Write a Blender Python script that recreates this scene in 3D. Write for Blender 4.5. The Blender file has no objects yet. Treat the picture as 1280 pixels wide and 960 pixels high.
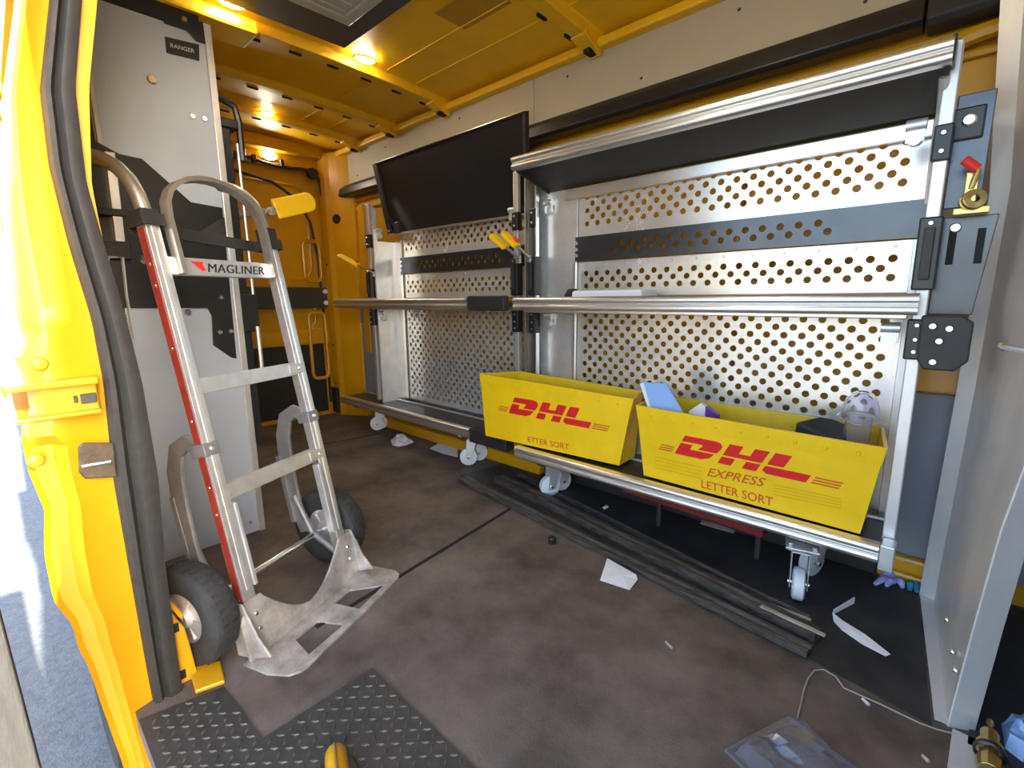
import bpy, math, random
from mathutils import Vector, Matrix
random.seed(7)
C = bpy.context.scene.collection
PI = math.pi

# ------------------------------------------------------------------ camera
YAW, PITCH, ROLL, FPX, HC = 0.752016, 0.178763, -0.0111584, 603.2, 0.9
_f = Vector((-math.sin(YAW)*math.cos(PITCH), math.cos(YAW)*math.cos(PITCH), -math.sin(PITCH)))
_r = Vector((math.cos(YAW), math.sin(YAW), 0)); _u = _r.cross(_f)
CR = _r*math.cos(ROLL) + _u*math.sin(ROLL); CU = _u*math.cos(ROLL) - _r*math.sin(ROLL); CF = _f
CAM = Vector((0, 0, HC))
cd = bpy.data.cameras.new('camera'); co = bpy.data.objects.new('camera', cd); C.objects.link(co)
cd.sensor_width = 36; cd.lens = FPX*36/1280; cd.clip_start = 0.01; cd.clip_end = 500
m = Matrix((CR, CU, -CF)).transposed().to_4x4(); m.translation = CAM
co.matrix_world = m
bpy.context.scene.camera = co

def P(u, v, ax, val):
    """where a measured point of the photograph meets a surveyed plane of the van (metres)"""
    d = CR*((u-640)/FPX) - CU*((v-480)/FPX) + CF
    i = 'xyz'.index(ax); t = (val-CAM[i])/d[i]
    return CAM + d*t

# ------------------------------------------------------------------ materials
def mat(name, col, rough=.5, metal=0., var=0., scale=8., bump=0., bscale=60., coat=0., emit=0., trans=0., stretch=None, rvar=0., ior=None, col2=None):
    M = bpy.data.materials.new(name); M.use_nodes = True
    nt = M.node_tree; b = nt.nodes['Principled BSDF']; L = nt.links
    c = (*col, 1)
    b.inputs['Base Color'].default_value = c; b.inputs['Roughness'].default_value = rough
    b.inputs['Metallic'].default_value = metal
    if coat: b.inputs['Coat Weight'].default_value = coat; b.inputs['Coat Roughness'].default_value = .12
    if trans: b.inputs['Transmission Weight'].default_value = trans
    if ior: b.inputs['IOR'].default_value = ior
    if emit: b.inputs['Emission Color'].default_value = c; b.inputs['Emission Strength'].default_value = emit
    tc = nt.nodes.new('ShaderNodeTexCoord'); mp = nt.nodes.new('ShaderNodeMapping'); L.new(tc.outputs['Object'], mp.inputs[0])
    if stretch: mp.inputs['Scale'].default_value = stretch
    if var or rvar or col2:
        n = nt.nodes.new('ShaderNodeTexNoise'); n.inputs['Scale'].default_value = scale; n.inputs['Detail'].default_value = 6
        n.inputs['Roughness'].default_value = .65
        L.new(mp.outputs[0], n.inputs['Vector'])
        rp = nt.nodes.new('ShaderNodeValToRGB')
        rp.color_ramp.elements[0].position = .34; rp.color_ramp.elements[1].position = .68
        lo = [max(0, x*(1-var)) for x in col]; hi = col2 if col2 else [min(1, x*(1+var)) for x in col]
        rp.color_ramp.elements[0].color = (*lo, 1); rp.color_ramp.elements[1].color = (*hi, 1)
        L.new(n.outputs['Fac'], rp.inputs[0]); L.new(rp.outputs[0], b.inputs['Base Color'])
        if rvar:
            mr = nt.nodes.new('ShaderNodeMapRange'); mr.inputs[3].default_value = rough-rvar; mr.inputs[4].default_value = rough+rvar
            L.new(n.outputs['Fac'], mr.inputs[0]); L.new(mr.outputs[0], b.inputs['Roughness'])
    if bump:
        n2 = nt.nodes.new('ShaderNodeTexNoise'); n2.inputs['Scale'].default_value = bscale; n2.inputs['Detail'].default_value = 4
        L.new(mp.outputs[0], n2.inputs['Vector'])
        bp = nt.nodes.new('ShaderNodeBump'); bp.inputs['Strength'].default_value = bump; bp.inputs['Distance'].default_value = .01
        L.new(n2.outputs['Fac'], bp.inputs['Height']); L.new(bp.outputs[0], b.inputs['Normal'])
    return M

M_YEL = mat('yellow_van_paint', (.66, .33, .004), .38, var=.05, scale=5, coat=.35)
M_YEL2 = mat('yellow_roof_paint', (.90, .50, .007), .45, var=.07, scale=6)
M_BIN = mat('yellow_corrugated_plastic', (.92, .58, .004), .45, var=.05, scale=9, bump=.08, bscale=25)
M_BINI = mat('yellow_bin_inside', (.80, .54, .01), .5, var=.06, scale=9)
M_GRIP = mat('yellow_vinyl', (.95, .56, .006), .35, var=.03)
M_RED = mat('logo_red', (.72, .012, .016), .5, var=.06, scale=30)
M_REDL = mat('lettering_red_orange', (.66, .10, .015), .5)
M_FAINT = mat('faint_print_lines', (.72, .38, .006), .5)
M_RTAPE = mat('red_reflective_tape', (.26, .030, .022), .45, var=.25, scale=40)
M_GALV = mat('galvanised_steel', (.72, .72, .73), .36, .65, var=.10, scale=14, rvar=.08)
M_PANEL = mat('satin_aluminium_sheet', (.54, .61, .74), .36, .20, var=.05, scale=5, rvar=.05)
M_PERF = mat('perforated_sheet_metal', (.80, .775, .735), .25, .62, var=.06, scale=9, rvar=.07)
M_ALU = mat('extruded_aluminium', (.83, .82, .80), .30, .92)
M_TRUCK = mat('hand_truck_aluminium', (.66, .66, .66), .42, .80, var=.10, scale=25, rvar=.08)
M_CAST = mat('worn_cast_metal', (.50, .46, .43), .52, .5, var=.35, scale=14, bump=.25, bscale=70)
M_CAST2 = mat('grey_cast_bracket', (.30, .30, .31), .5, .6, var=.15, scale=20, bump=.15, bscale=90)
M_TUBE = mat('handle_tube_metal', (.50, .47, .43), .38, .85, var=.1, scale=20)
M_BLACK = mat('black_powder_coat', (.016, .016, .018), .33, var=.2, scale=10)
M_BLACKM = mat('black_matt_plastic', (.022, .021, .021), .55, var=.2, scale=14)
M_DECK = mat('dark_laminate_shelf', (.030, .027, .024), .36, var=.15, scale=12)
M_BAND = mat('black_painted_steel_band', (.085, .090, .105), .27, .80, var=.12, scale=7)
M_RUB = mat('black_rubber_seal', (.030, .028, .027), .6, var=.2, scale=30, bump=.1, bscale=120)
M_TYRE = mat('tyre_rubber', (.030, .030, .031), .7, var=.3, scale=30, bump=.2, bscale=80)
M_FLOOR = mat('scuffed_floor_covering', (.092, .068, .054), .64, var=.35, scale=3.6, bump=.15, bscale=150, rvar=.10, col2=(.205, .158, .130))
M_MAT = mat('black_rubber_sheet', (.020, .019, .020), .60, var=.3, scale=6, bump=.15, bscale=120, col2=(.040, .038, .038))
M_TREAD = mat('dark_tread_mat', (.045, .042, .038), .5, var=.25, scale=30)
M_SEAM = mat('seam_gap', (.008, .008, .008), .8)
M_LINER = mat('grey_beige_liner', (.47, .415, .31), .55, var=.03, scale=3)
M_GLINER = mat('grey_lower_liner', (.24, .25, .31), .5, var=.06, scale=4)
M_DGREY = mat('dark_grey_panel', (.05, .048, .046), .5, var=.12, scale=6)
M_HATCH = mat('hatch_panel_grey', (.075, .072, .07), .5, var=.1, scale=4)
M_VENT = mat('translucent_vent_cover', (.50, .46, .38), .45, var=.1, scale=20)
M_WHITE = mat('white_nylon', (.72, .75, .80), .4, var=.05)
M_PAPER = mat('white_paper', (.80, .79, .82), .7, var=.04, scale=20)
M_PBLUE = mat('pale_blue_card', (.26, .44, .82), .5)
M_PURP = mat('purple_print', (.16, .03, .30), .45)
M_BOLT = mat('bright_bolt', (.85, .85, .84), .22, .95)
M_GOLD = mat('brassy_metal', (.55, .42, .16), .32, .9, var=.15, scale=40)
M_REDP = mat('red_plastic', (.75, .03, .015), .4)
M_CLEAR = mat('clear_plastic', (.90, .90, 1.), .06, trans=.93, ior=1.4)
M_LAV = mat('lavender_nitrile', (.42, .42, .80), .5, var=.1, scale=40)
M_TEAL = mat('teal_nitrile', (.03, .27, .40), .45, var=.15, scale=40)
M_LBLUE = mat('light_blue_film', (.34, .52, .86), .4, var=.08, scale=20)
M_DRED = mat('dark_red_cloth', (.17, .008, .008), .6, var=.2, scale=20)
M_PINK = mat('pinkish_card', (.46, .36, .32), .6, var=.08)
M_WOOD = mat('scraped_black_trim', (.030, .027, .026), .5, var=.5, scale=9, stretch=(1, 14, 14), bump=.3, bscale=40, col2=(.11, .095, .082))
M_PALEW = mat('pale_splintered_edge', (.46, .40, .32), .65, var=.3, scale=12)
M_POST = mat('weathered_grey_wood', (.016, .015, .014), .75, var=.3, scale=10, stretch=(8, 8, 1), bump=.3, bscale=60)
M_GROUND = mat('asphalt', (.14, .145, .155), .85, var=.25, scale=40, bump=.5, bscale=120)
M_LAMP = mat('lamp_lens', (1., .93, .74), .4, emit=60)
M_INK = mat('nameplate_black', (.02, .02, .022), .5)
M_FOLD = mat('glossy_black_panel', (.014, .014, .016), .24, var=.1, scale=3)
M_WIRE = mat('thin_wire', (.55, .53, .50), .4, .5)

# ------------------------------------------------------------------ mesh helpers
class MB:
    def __init__(s): s.v = []; s.f = []; s.mi = []; s.cur = 0
    def add(s, vs, fs):
        o = len(s.v); s.v += [tuple(v) for v in vs]; s.f += [tuple(i+o for i in f) for f in fs]; s.mi += [s.cur]*len(fs); return s
    def box(s, lo, hi, M=None):
        (a, b, c), (d, e, f) = lo, hi
        vs = [Vector(p) for p in ((a,b,c),(d,b,c),(d,e,c),(a,e,c),(a,b,f),(d,b,f),(d,e,f),(a,e,f))]
        if M is not None: vs = [M @ v for v in vs]
        return s.hexa(vs)
    def hexa(s, vs):
        return s.add(vs, [(0,3,2,1),(4,5,6,7),(0,1,5,4),(1,2,6,5),(2,3,7,6),(3,0,4,7)])
    def prism(s, poly, d, M=None):
        """poly: list of 3D points (planar), d: extrusion vector"""
        d = Vector(d); n = len(poly); a = [Vector(p) for p in poly]; b = [p+d for p in a]
        vs = a+b
        if M is not None: vs = [M @ v for v in vs]
        return s.add(vs, [tuple(range(n-1,-1,-1)), tuple(range(n,2*n))]+[(i,(i+1)%n,n+(i+1)%n,n+i) for i in range(n)])
    def tube(s, pts, r, n=10, M=None, cap=True, flat=None):
        pts = [Vector(p) for p in pts]; rs = r if isinstance(r,(list,tuple)) else [r]*len(pts)
        vs = []; fs = []; ref = None
        for i, p in enumerate(pts):
            t = (pts[min(i+1,len(pts)-1)]-pts[max(i-1,0)]).normalized()
            if ref is None:
                ref = Vector((0,0,1)) if abs(t.z) < .9 else Vector((1,0,0))
            x = (ref - t*ref.dot(t)).normalized(); ref = x; y = t.cross(x)
            for k in range(n):
                a = 2*PI*k/n; vs.append(p + (x*math.cos(a)+y*math.sin(a))*rs[i])
        for i in range(len(pts)-1):
            for k in range(n):
                fs.append((i*n+k, i*n+(k+1)%n, (i+1)*n+(k+1)%n, (i+1)*n+k))
        if cap: fs += [tuple(range(n-1,-1,-1)), tuple(range((len(pts)-1)*n, len(pts)*n))]
        if M is not None: vs = [M @ v for v in vs]
        return s.add(vs, fs)
    def cyl(s, a, b, r, n=16, r2=None, M=None):
        return s.tube([a,b], [r, r if r2 is None else r2], n, M)
    def sweep(s, prof, path, X, Y, M=None, closed=True):
        """prof: 2D points; path: 3D points; X,Y fixed axes"""
        X, Y = Vector(X), Vector(Y); n = len(prof); vs = []; fs = []
        for p in path:
            for q in prof: vs.append(Vector(p)+X*q[0]+Y*q[1])
        for i in range(len(path)-1):
            for k in range(n if closed else n-1):
                fs.append((i*n+k, i*n+(k+1)%n, (i+1)*n+(k+1)%n, (i+1)*n+k))
        if closed: fs += [tuple(range(n-1,-1,-1)), tuple(range((len(path)-1)*n, len(path)*n))]
        if M is not None: vs = [M @ v for v in vs]
        return s.add(vs, fs)
    def lathe(s, prof, c, ax, n=28):
        """prof: (radius, along) about axis ax at c"""
        ax = Vector(ax).normalized(); x = ax.orthogonal().normalized(); y = ax.cross(x); c = Vector(c); vs = []; fs = []; k = len(prof)
        for j in range(n):
            a = 2*PI*j/n
            for r, h in prof: vs.append(c + ax*h + (x*math.cos(a)+y*math.sin(a))*r)
        for j in range(n):
            for i in range(k-1):
                fs.append((j*k+i, j*k+i+1, ((j+1)%n)*k+i+1, ((j+1)%n)*k+i))
        return s.add(vs, fs)
    def build(s, name, mats, parent=None, bevel=0., smooth=False, seg=2):
        me = bpy.data.meshes.new(name); 
        o0 = Vector((0,0,0))
        me.from_pydata(s.v, [], s.f)
        for mm in (mats if isinstance(mats,(list,tuple)) else [mats]): me.materials.append(mm)
        for p, i in zip(me.polygons, s.mi): p.material_index = i
        import bmesh
        bm = bmesh.new(); bm.from_mesh(me); bmesh.ops.recalc_face_normals(bm, faces=bm.faces); bm.to_mesh(me); bm.free()
        ob = bpy.data.objects.new(name, me); C.objects.link(ob)
        if bevel:
            md = ob.modifiers.new('soft_edges', 'BEVEL'); md.width = bevel; md.segments = seg; md.limit_method = 'ANGLE'; md.angle_limit = math.radians(40)
        if smooth:
            for p in me.polygons: p.use_smooth = True
            md = ob.modifiers.new('edge_split', 'EDGE_SPLIT'); md.split_angle = math.radians(35)
        if parent is not None:
            ob.parent = parent; ob.matrix_parent_inverse = Matrix.Translation(-parent.location)
        return ob

def tag(o, label, cat, group=None, kind=None):
    o['label'] = label; o['category'] = cat
    if group: o['group'] = group
    if kind: o['kind'] = kind
    return o
def thing(name, loc, label, cat, group=None):
    o = bpy.data.objects.new(name, None); C.objects.link(o); o.location = loc; o.empty_display_size = .05
    bpy.context.view_layer.update()
    return tag(o, label, cat, group)
def struct(o, label=None, cat=None):
    o['kind'] = 'structure'
    if label: o['label'] = label
    if cat: o['category'] = cat
    return o
def bolt(p, ax, r=.008, h=.006):
    ax = Vector(ax).normalized(); p = Vector(p)
    return MB().lathe([(0,0),(r,0),(r,h*.5),(r*.72,h),(0,h)], p, ax, 10)
def text_mesh(body, size=1., shear=0., bold=0., space=1.):
    cu = bpy.data.curves.new('t', 'FONT'); cu.body = body; cu.size = size; cu.shear = shear; cu.offset = bold; cu.space_character = space; cu.resolution_u = 3
    o = bpy.data.objects.new('t', cu); C.objects.link(o)
    dg = bpy.context.evaluated_depsgraph_get(); dg.update()
    me = bpy.data.meshes.new_from_object(o.evaluated_get(dg)); vs = [v.co.copy() for v in me.vertices]; fs = [tuple(p.vertices) for p in me.polygons]
    bpy.data.objects.remove(o); bpy.data.curves.remove(cu); bpy.data.meshes.remove(me)
    x0 = min(v.x for v in vs); x1 = max(v.x for v in vs); y0 = min(v.y for v in vs); y1 = max(v.y for v in vs)
    return [((v.x-x0)/(x1-x0), (v.y-y0)/(y1-y0)) for v in vs], fs

# ------------------------------------------------------------------ the van shell
XR = -3.6           # rear doors
YW = 1.92           # far side wall
def ceil_z(y): return 1.935 + .045*(1-((y-1.05)/.9)**2)

# floor
mb = MB(); mb.box((XR-.02, .10, -.05), (1.25, YW+.05, 0))
floor = struct(mb.build('floor', M_FLOOR), 'scuffed dark brown-grey cargo floor', 'floor')
def strip_on_floor(a, b, w, z0, z1, mbx):
    a, b = Vector(a), Vector(b); d = (b-a); d.z = 0; n = Vector((-d.y, d.x, 0)).normalized()*w/2
    vs = [a-n, b-n, b+n, a+n]
    mbx.hexa([Vector((p.x,p.y,z0)) for p in vs]+[Vector((p.x,p.y,z1)) for p in vs])
mb = MB(); strip_on_floor((-1.225, .50, 0), (-1.345, 1.43, 0), .014, .0003, .002, mb)
strip_on_floor(P(400,556,'z',0), P(475,542,'z',0), .008, .0003, .0015, mb)
mb.build('floor_seam', M_SEAM, floor)

# ceiling with ribs
mb = MB(); ys = [.19+i*(1.93-.19)/14 for i in range(15)]
mb.sweep([(y, ceil_z(y)) for y in ys]+[(y, ceil_z(y)+.03) for y in reversed(ys)], [(XR-.05,0,0),(1.25,0,0)], (0,1,0), (0,0,1))
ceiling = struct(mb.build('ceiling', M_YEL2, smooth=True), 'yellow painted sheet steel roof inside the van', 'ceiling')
def rib(x, w, name='roof_rib'):
    mb = MB(); yy = [.22+i*(1.86-.22)/20 for i in range(21)]
    prof = [(-w*.9,.012),(-w*.55,.004),(-w*.42,-.030),(w*.42,-.030),(w*.55,.004),(w*.9,.012)]
    mb.sweep(prof, [(x, y, ceil_z(y)-.006) for y in yy], (1,0,0), (0,0,1))
    # boxed end bracket and lightening slots
    z = ceil_z(1.8)
    mb.prism([(x-w*.5,1.74,z-.036),(x+w*.5,1.74,z-.036),(x+w*.42,1.865,z-.075),(x-w*.42,1.865,z-.075)], (0,0,.02))
    o = mb.build(name, M_YEL2, ceiling, bevel=.004)
    s = MB()
    for i in range(9):
        y = .35+i*.17; s.box((x-w*.62, y, ceil_z(y)-.0405), (x-w*.45, y+.05, ceil_z(y)-.030))
    s.box((x-w*.2, 1.80, z-.0745), (x+w*.2, 1.85, z-.060))
    s.build('rib_slot', M_SEAM, o)
for x, w in ((-1.25,.075),(-2.21,.065),(-2.71,.06),(-3.14,.055),(-.35,.07)): rib(x, w)
mb = MB()
for x0, x1 in ((-1.2,-.4),(-2.15,-1.33),(-2.65,-2.27),(-3.08,-2.76)):
    for y in (1.45, 1.62):
        mb.box((x0, y, ceil_z(y)-.004), (x1, y+.006, ceil_z(y)+.002))
mb.build('roof_crease', M_YEL2, ceiling, bevel=.002)
mb = MB(); mb.box((XR, 1.83, 1.895), (1.2, 1.90, 1.93)); mb.build('roof_rail', M_YEL2, ceiling, bevel=.008)
mb = MB(); mb.box((-1.62,1.32,ceil_z(1.4)-.0035),(-1.36,1.58,ceil_z(1.5)+.002)); mb.build('roof_patch', mat('ochre_sound_pad',(.50,.25,.01),.6,var=.08), ceiling)

# roof hatch: dark panel with pale vent cover
zc = 1.957
hatch = thing('roof_hatch', (-1.6,.8,zc), 'dark grey roof panel around a pale square vent cover', 'roof hatch')
mb = MB(); mb.box((-2.06,.30,zc-.012),(-1.30,1.185,zc+.004)); mb.build('panel', M_HATCH, hatch, bevel=.004)
mb = MB(); 
for lo, hi in (((-1.86,.35,zc-.030),(-1.815,1.095,zc-.012)),((-1.815,1.05,zc-.030),(-1.40,1.095,zc-.012)),((-1.40,.35,zc-.030),(-1.36,1.095,zc-.012)),((-1.815,.35,zc-.030),(-1.40,.39,zc-.012))): mb.box(lo,hi)
mb.build('vent_frame', M_VENT, hatch, bevel=.006)
mb = MB(); mb.box((-1.815,.39,zc-.022),(-1.40,1.05,zc-.012))
for i in range(8): mb.box((-1.80+i*.05,.40,zc-.026),(-1.785+i*.05,1.04,zc-.021))
mb.build('vent_cover', M_VENT, hatch, bevel=.002)
mb = MB(); mb.box((-2.28,.55,1.905),(-2.12,.86,1.955)); mb.build('mounting_block', M_YEL2, hatch, bevel=.01)

# far side wall: yellow body, grey liner boards, dark rail
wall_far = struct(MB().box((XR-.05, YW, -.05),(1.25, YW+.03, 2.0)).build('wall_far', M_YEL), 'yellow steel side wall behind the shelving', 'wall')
mb = MB(); mb.box((-3.40,YW-.045,1.695),(-1.595,YW-.03,1.91)); mb.box((-1.592,YW-.045,1.695),(1.2,YW-.03,1.91))
lin = mb.build('liner_board', M_LINER, wall_far)
mb = MB()
for i in range(12):
    x = -3.2+i*.36; mb.lathe([(0,0),(.006,0),(.004,.003),(0,.004)], (x, YW-.045, 1.74+.11*(i%2)), (0,-1,0), 8)
mb.build('liner_screw', M_DGREY, lin)
# horizontal body swages and window pressings
mb = MB()
for z in (1.52, 1.58): mb.box((-3.45,YW-.02,z),(1.,YW,z+.025))
for x in (-3.25,-2.4,-1.55,-.7,.05): mb.box((x,YW-.04,.5),(x+.07,YW,1.55))
mb.build('body_pressing', M_YEL, wall_far, bevel=.012)
mb = MB(); mb.box((-3.45,YW-.035,.72),(-2.55,YW-.005,.86)); mb.box((-3.45,YW-.03,.1),(-2.6,YW-.005,.72)); mb.box((-2.6,YW-.03,.1),(-.15,YW-.005,.5)); mb.box((-.14,YW-.03,.075),(.45,YW-.005,.60))
mb.build('lower_liner', M_GLINER, wall_far, bevel=.006)
mb = MB(); mb.box((-3.0,1.80,0),(-1.5,YW,.07)); mb.box((-.12,1.865,0),(.10,YW,.075)); mb.box((-.12,1.845,0),(.10,1.865,.03))
mb.build('wall_sill', M_YEL, wall_far, bevel=.012)
mb = MB(); mb.box((-1.5,1.84,0),(-.12,YW,.12)); mb.build('kick_board', M_BLACKM, wall_far, bevel=.006)
# dark rail along the wall top
mb = MB(); prof = [(0,0),(-.05,.004),(-.062,.018),(-.055,.06),(-.035,.085),(0,.09)]
mb.sweep(prof, [(-3.42,YW-.03,1.610),(-.175,YW-.03,1.610)], (0,1,0),(0,0,1))
rail = struct(mb.build('trim_1', M_BLACK, bevel=.004), 'long black rail along the top of the far wall', 'rail')
mb = MB(); mb.sweep([(q[0]*1.15,q[1]*1.25-.012) for q in prof], [(-.168,YW-.03,1.610),(.30,YW-.03,1.62)], (0,1,0),(0,0,1)); mb.build('rail_end', M_BLACKM, rail, bevel=.004)
mb = MB(); mb.box((-.14,YW-.11,1.665),(.05,YW-.085,1.72)); mb.build('rail_bracket', M_DGREY, rail, bevel=.006)

# yellow arch and grey pressing right of the right-hand shelves
mb = MB(); c = Vector((.0, YW-.06, 1.30)); 
path = []
for i in range(15):
    a = PI*i/14; path.append((-.02+.14*-math.cos(a), YW-.035, 1.50+.075*math.sin(a)))
mb.tube(path, .022, 8); mb.build('body_arch', M_YEL, wall_far, smooth=True)
mb = MB(); mb.prism([(-.085,YW-.025,.95),(.045,YW-.025,.95),(.06,YW-.025,1.25),(.02,YW-.025,1.36),(-.05,YW-.025,1.385),(-.085,YW-.025,1.36)], (0,.02,0))
mb.lathe([(0,.012),(.032,.012),(.036,0),(.0,0)], (.02,YW-.028,1.455), (0,-1,0), 20)
mb.build('grey_pressing', M_LINER, wall_far, bevel=.006)

# far rear corner post
mb = MB()
mb.prism([(XR,1.80,0),(XR+.02,1.77,0),(XR+.11,1.775,0),(XR+.14,1.80,0),(XR+.20,1.83,0),(XR+.30,1.885,0),(XR+.30,1.93,0),(XR,1.93,0)], (0,0,1.93))
post = struct(mb.build('trim_2', M_YEL, bevel=.012), 'yellow body pillar at the far rear corner', 'pillar')
mb = MB(); mb.lathe([(0,.004),(.028,.004),(.034,0)], (XR+.175,1.815,1.47), (.48,-.87,0), 18)
for z in (.25,.55,1.15): mb.lathe([(0,.003),(.008,.003),(.009,0)], (XR+.06,1.772,z), (0,-1,0), 10)
mb.build('pillar_hole', M_SEAM, post)
mb = MB(); mb.box((XR+.012,1.755,.02),(XR+.10,1.775,.22)); mb.build('pillar_foot_plate', M_BLACKM, post, bevel=.005)

# rear doors and header
def rear_door(n, y0, y1, label):
    d = struct(MB().box((XR-.06,y0,-.05),(XR-.03,y1,1.82)).build('door_%d'%n, M_YEL, bevel=.01), label, 'door')
    mb = MB(); ym = (y0+y1)/2
    for (a,b,z0,z1) in ((y0+.08,y0+.66,1.04,1.70),(y0+.08,y0+.66,.66,.98)):
        r = .10; pts = []
        for cx, cz, a0 in ((b-r,z1-r,0),(a+r,z1-r,90),(a+r,z0+r,180),(b-r,z0+r,270)):
            for k in range(6):
                t = math.radians(a0+18*k); pts.append((XR-.028, cx+r*math.cos(t), cz+r*math.sin(t)))
        mb.tube(pts+[pts[0]], .012, 6)
    mb.box((XR-.035,y0+.05,1.0),(XR-.018,y1-.05,1.03))
    mb.build('door_pressing', M_YEL, d, smooth=True)
    mb = MB(); mb.box((XR-.03,y0+.03,.03),(XR-.012,y0+.70,.56)); mb.build('lower_door_panel', M_BLACKM, d, bevel=.008)
    mb = MB(); mb.box((XR-.03,y0+.04,.56),(XR-.005,y1-.04,.68)); mb.build('door_ledge', M_YEL, d, bevel=.015)
    return d
d1 = rear_door(1, 1.035, 1.93, 'far yellow rear cargo door with black lower panel')
d2 = rear_door(2, .10, 1.03, 'near yellow rear cargo door behind the left steel end panel')
mb = MB(); mb.box((XR+.0,1.18,.835),(XR+.03,1.80,.985)); bar = mb.build('cross_bar', M_DGREY, d1, bevel=.004)
for z in (.87,.955):
    bolt((XR+.03,1.755,z),(1,0,0),.018,.012).build('bar_bolt', M_WHITE, bar, smooth=True)
mb = MB()
for z0, z1 in ((1.03,1.32),(.30,.80)):
    y0, y1, r = 1.62, 1.745, .04; pts = []
    for cy, cz, a0 in ((y1-r,z1-r,0),(y0+r,z1-r,90),(y0+r,z0+r,180),(y1-r,z0+r,270)):
        for k in range(5):
            t = math.radians(a0+22.5*k); pts.append((XR+.015, cy+r*math.cos(t), cz+r*math.sin(t)))
    mb.tube(pts+[pts[0]], .013, 8)
mb.build('loop_bar', M_YEL, d1, smooth=True)
lt = MB().lathe([(0,.012),(.022,.010),(.026,0)], (XR-.025,1.55,1.585), (1,0,0), 14).build('red_marker', M_REDP, d1, smooth=True); lt['label'] = 'small red marker lens on the rear door'

wr = MB(); wr.box((XR-.06,.1,1.80),(XR+.03,1.93,1.97)); wr.box((XR-.02,.1,1.885),(XR+.10,1.93,1.97))
wall_rear = struct(wr.build('wall_rear', M_YEL, bevel=.015), 'yellow header above the rear doors', 'wall')
mb = MB(); pts = []
for i in range(13):
    t = i/12; pts.append((XR+.045, .6+1.05*t, 1.815-.02*math.sin(t*9)))
pts += [(XR+.05,1.72,1.80),(XR+.05,1.765,1.76),(XR+.05,1.775,1.66),(XR+.06,1.80,1.58),(XR+.12,1.835,1.55)]
cable = mb.tube(pts, .011, 8)
for y in (.9,1.2,1.32,1.5): cable.box((XR+.03,y,1.795),(XR+.062,y+.02,1.84))
cable.lathe([(0,.03),(.035,.028),(.04,0)], (XR+.03,1.725,1.79), (1,0,0), 16)
tag(cable.build('wiring_loom', M_BLACKM, smooth=True), 'black cable clipped along the header over the rear doors', 'cable')
mb = MB(); mb.tube([(XR+.0,.5,1.745),(XR+.0,1.2,1.735),(XR+.0,1.45,1.70),(XR+.0,1.62,1.60),(XR+.0,1.70,1.45),(XR+.0,1.735,1.2),(XR+.0,1.745,.9),(XR,1.75,.1)], .010, 8)
struct(mb.build('trim_3', M_RUB, smooth=True), 'thin black rubber seal round the rear door', 'seal')

# ------------------------------------------------------------------ near side: door jamb, seal, body side
def interp(tab, z):
    for (z0,y0),(z1,y1) in zip(tab, tab[1:]):
        if z <= z1: 
            t = max(0, (z-z0)/(z1-z0)); return y0+(y1-y0)*t
    (z0,y0),(z1,y1) = tab[-2], tab[-1]; return y1+(y1-y0)/(z1-z0)*(z-z1)
OUT = [(-.30,.075),(-.117,.065),(-.05,.058),(.142,.040),(.185,.031),(.24,.030),(.306,.009),(.41,.009),(.50,.021),(.588,.009),(.67,.010),(.70,.028),(.76,.028),(.80,.020),(.825,.035),(.911,.037),(1.062,.043),(1.248,.066),(1.408,.103),(1.6,.140),(1.9,.19)]
SL = [(-.30,.140),(-.177,.137),(.082,.132),(.356,.130),(.536,.129),(.737,.138),(.864,.136),(1.014,.120),(1.147,.112),(1.274,.117),(1.426,.149),(1.6,.182),(1.9,.235)]
SR = [(-.30,.186),(-.217,.184),(.132,.185),(.331,.188),(.516,.198),(.729,.195),(.862,.185),(1.018,.167),(1.119,.156),(1.287,.161),(1.442,.190),(1.6,.222),(1.9,.275)]
IN = [(-.3,.20),(.9,.21),(1.017,.172),(1.12,.168),(1.293,.186),(1.452,.218),(1.6,.248),(1.9,.295)]
XJ = -1.25
zs = [-.30+i*2.2/88 for i in range(89)]
vs = []; fs = []
for z in zs:
    o, l, r, n = interp(OUT,z), interp(SL,z), interp(SR,z), (max(interp(IN,z), interp(SR,z)+.004) if z > 1.0 else interp(SR,z)-.004)
    rear = max(o+.04, .06); lo = 1 if z < .64 else 0
    mid = o+(l-o)*.35
    row = [(-3.62, rear, z), (-1.45, o+.022, z), (XJ-.07, o+.003, z), (XJ-.03, o, z), (XJ-.008-.03*lo, o+.010, z), (XJ-.036*lo, o+(l-o)*(.22+.10*lo), z), (XJ+.004, o+(l-o)*(.35+.12*lo), z), (XJ-.004, o+(l-o)*.60, z), (XJ-.014, l, z), (XJ-.014, r, z), (XJ-.004, min(r,n), z), (XJ-.004, n, z), (XJ-.04, n+.002, z), (XJ-.12, n+.004, z), (-3.62, max(n+.01,.19), z)]
    vs += row
k = 15
for i in range(len(zs)-1):
    for j in range(k-1): fs.append((i*k+j, i*k+j+1, (i+1)*k+j+1, (i+1)*k+j))
wall_near = struct(MB().add(vs, fs).build('wall_near', M_YEL, smooth=True), 'yellow door jamb at the left edge of the open side door', 'wall')
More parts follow.
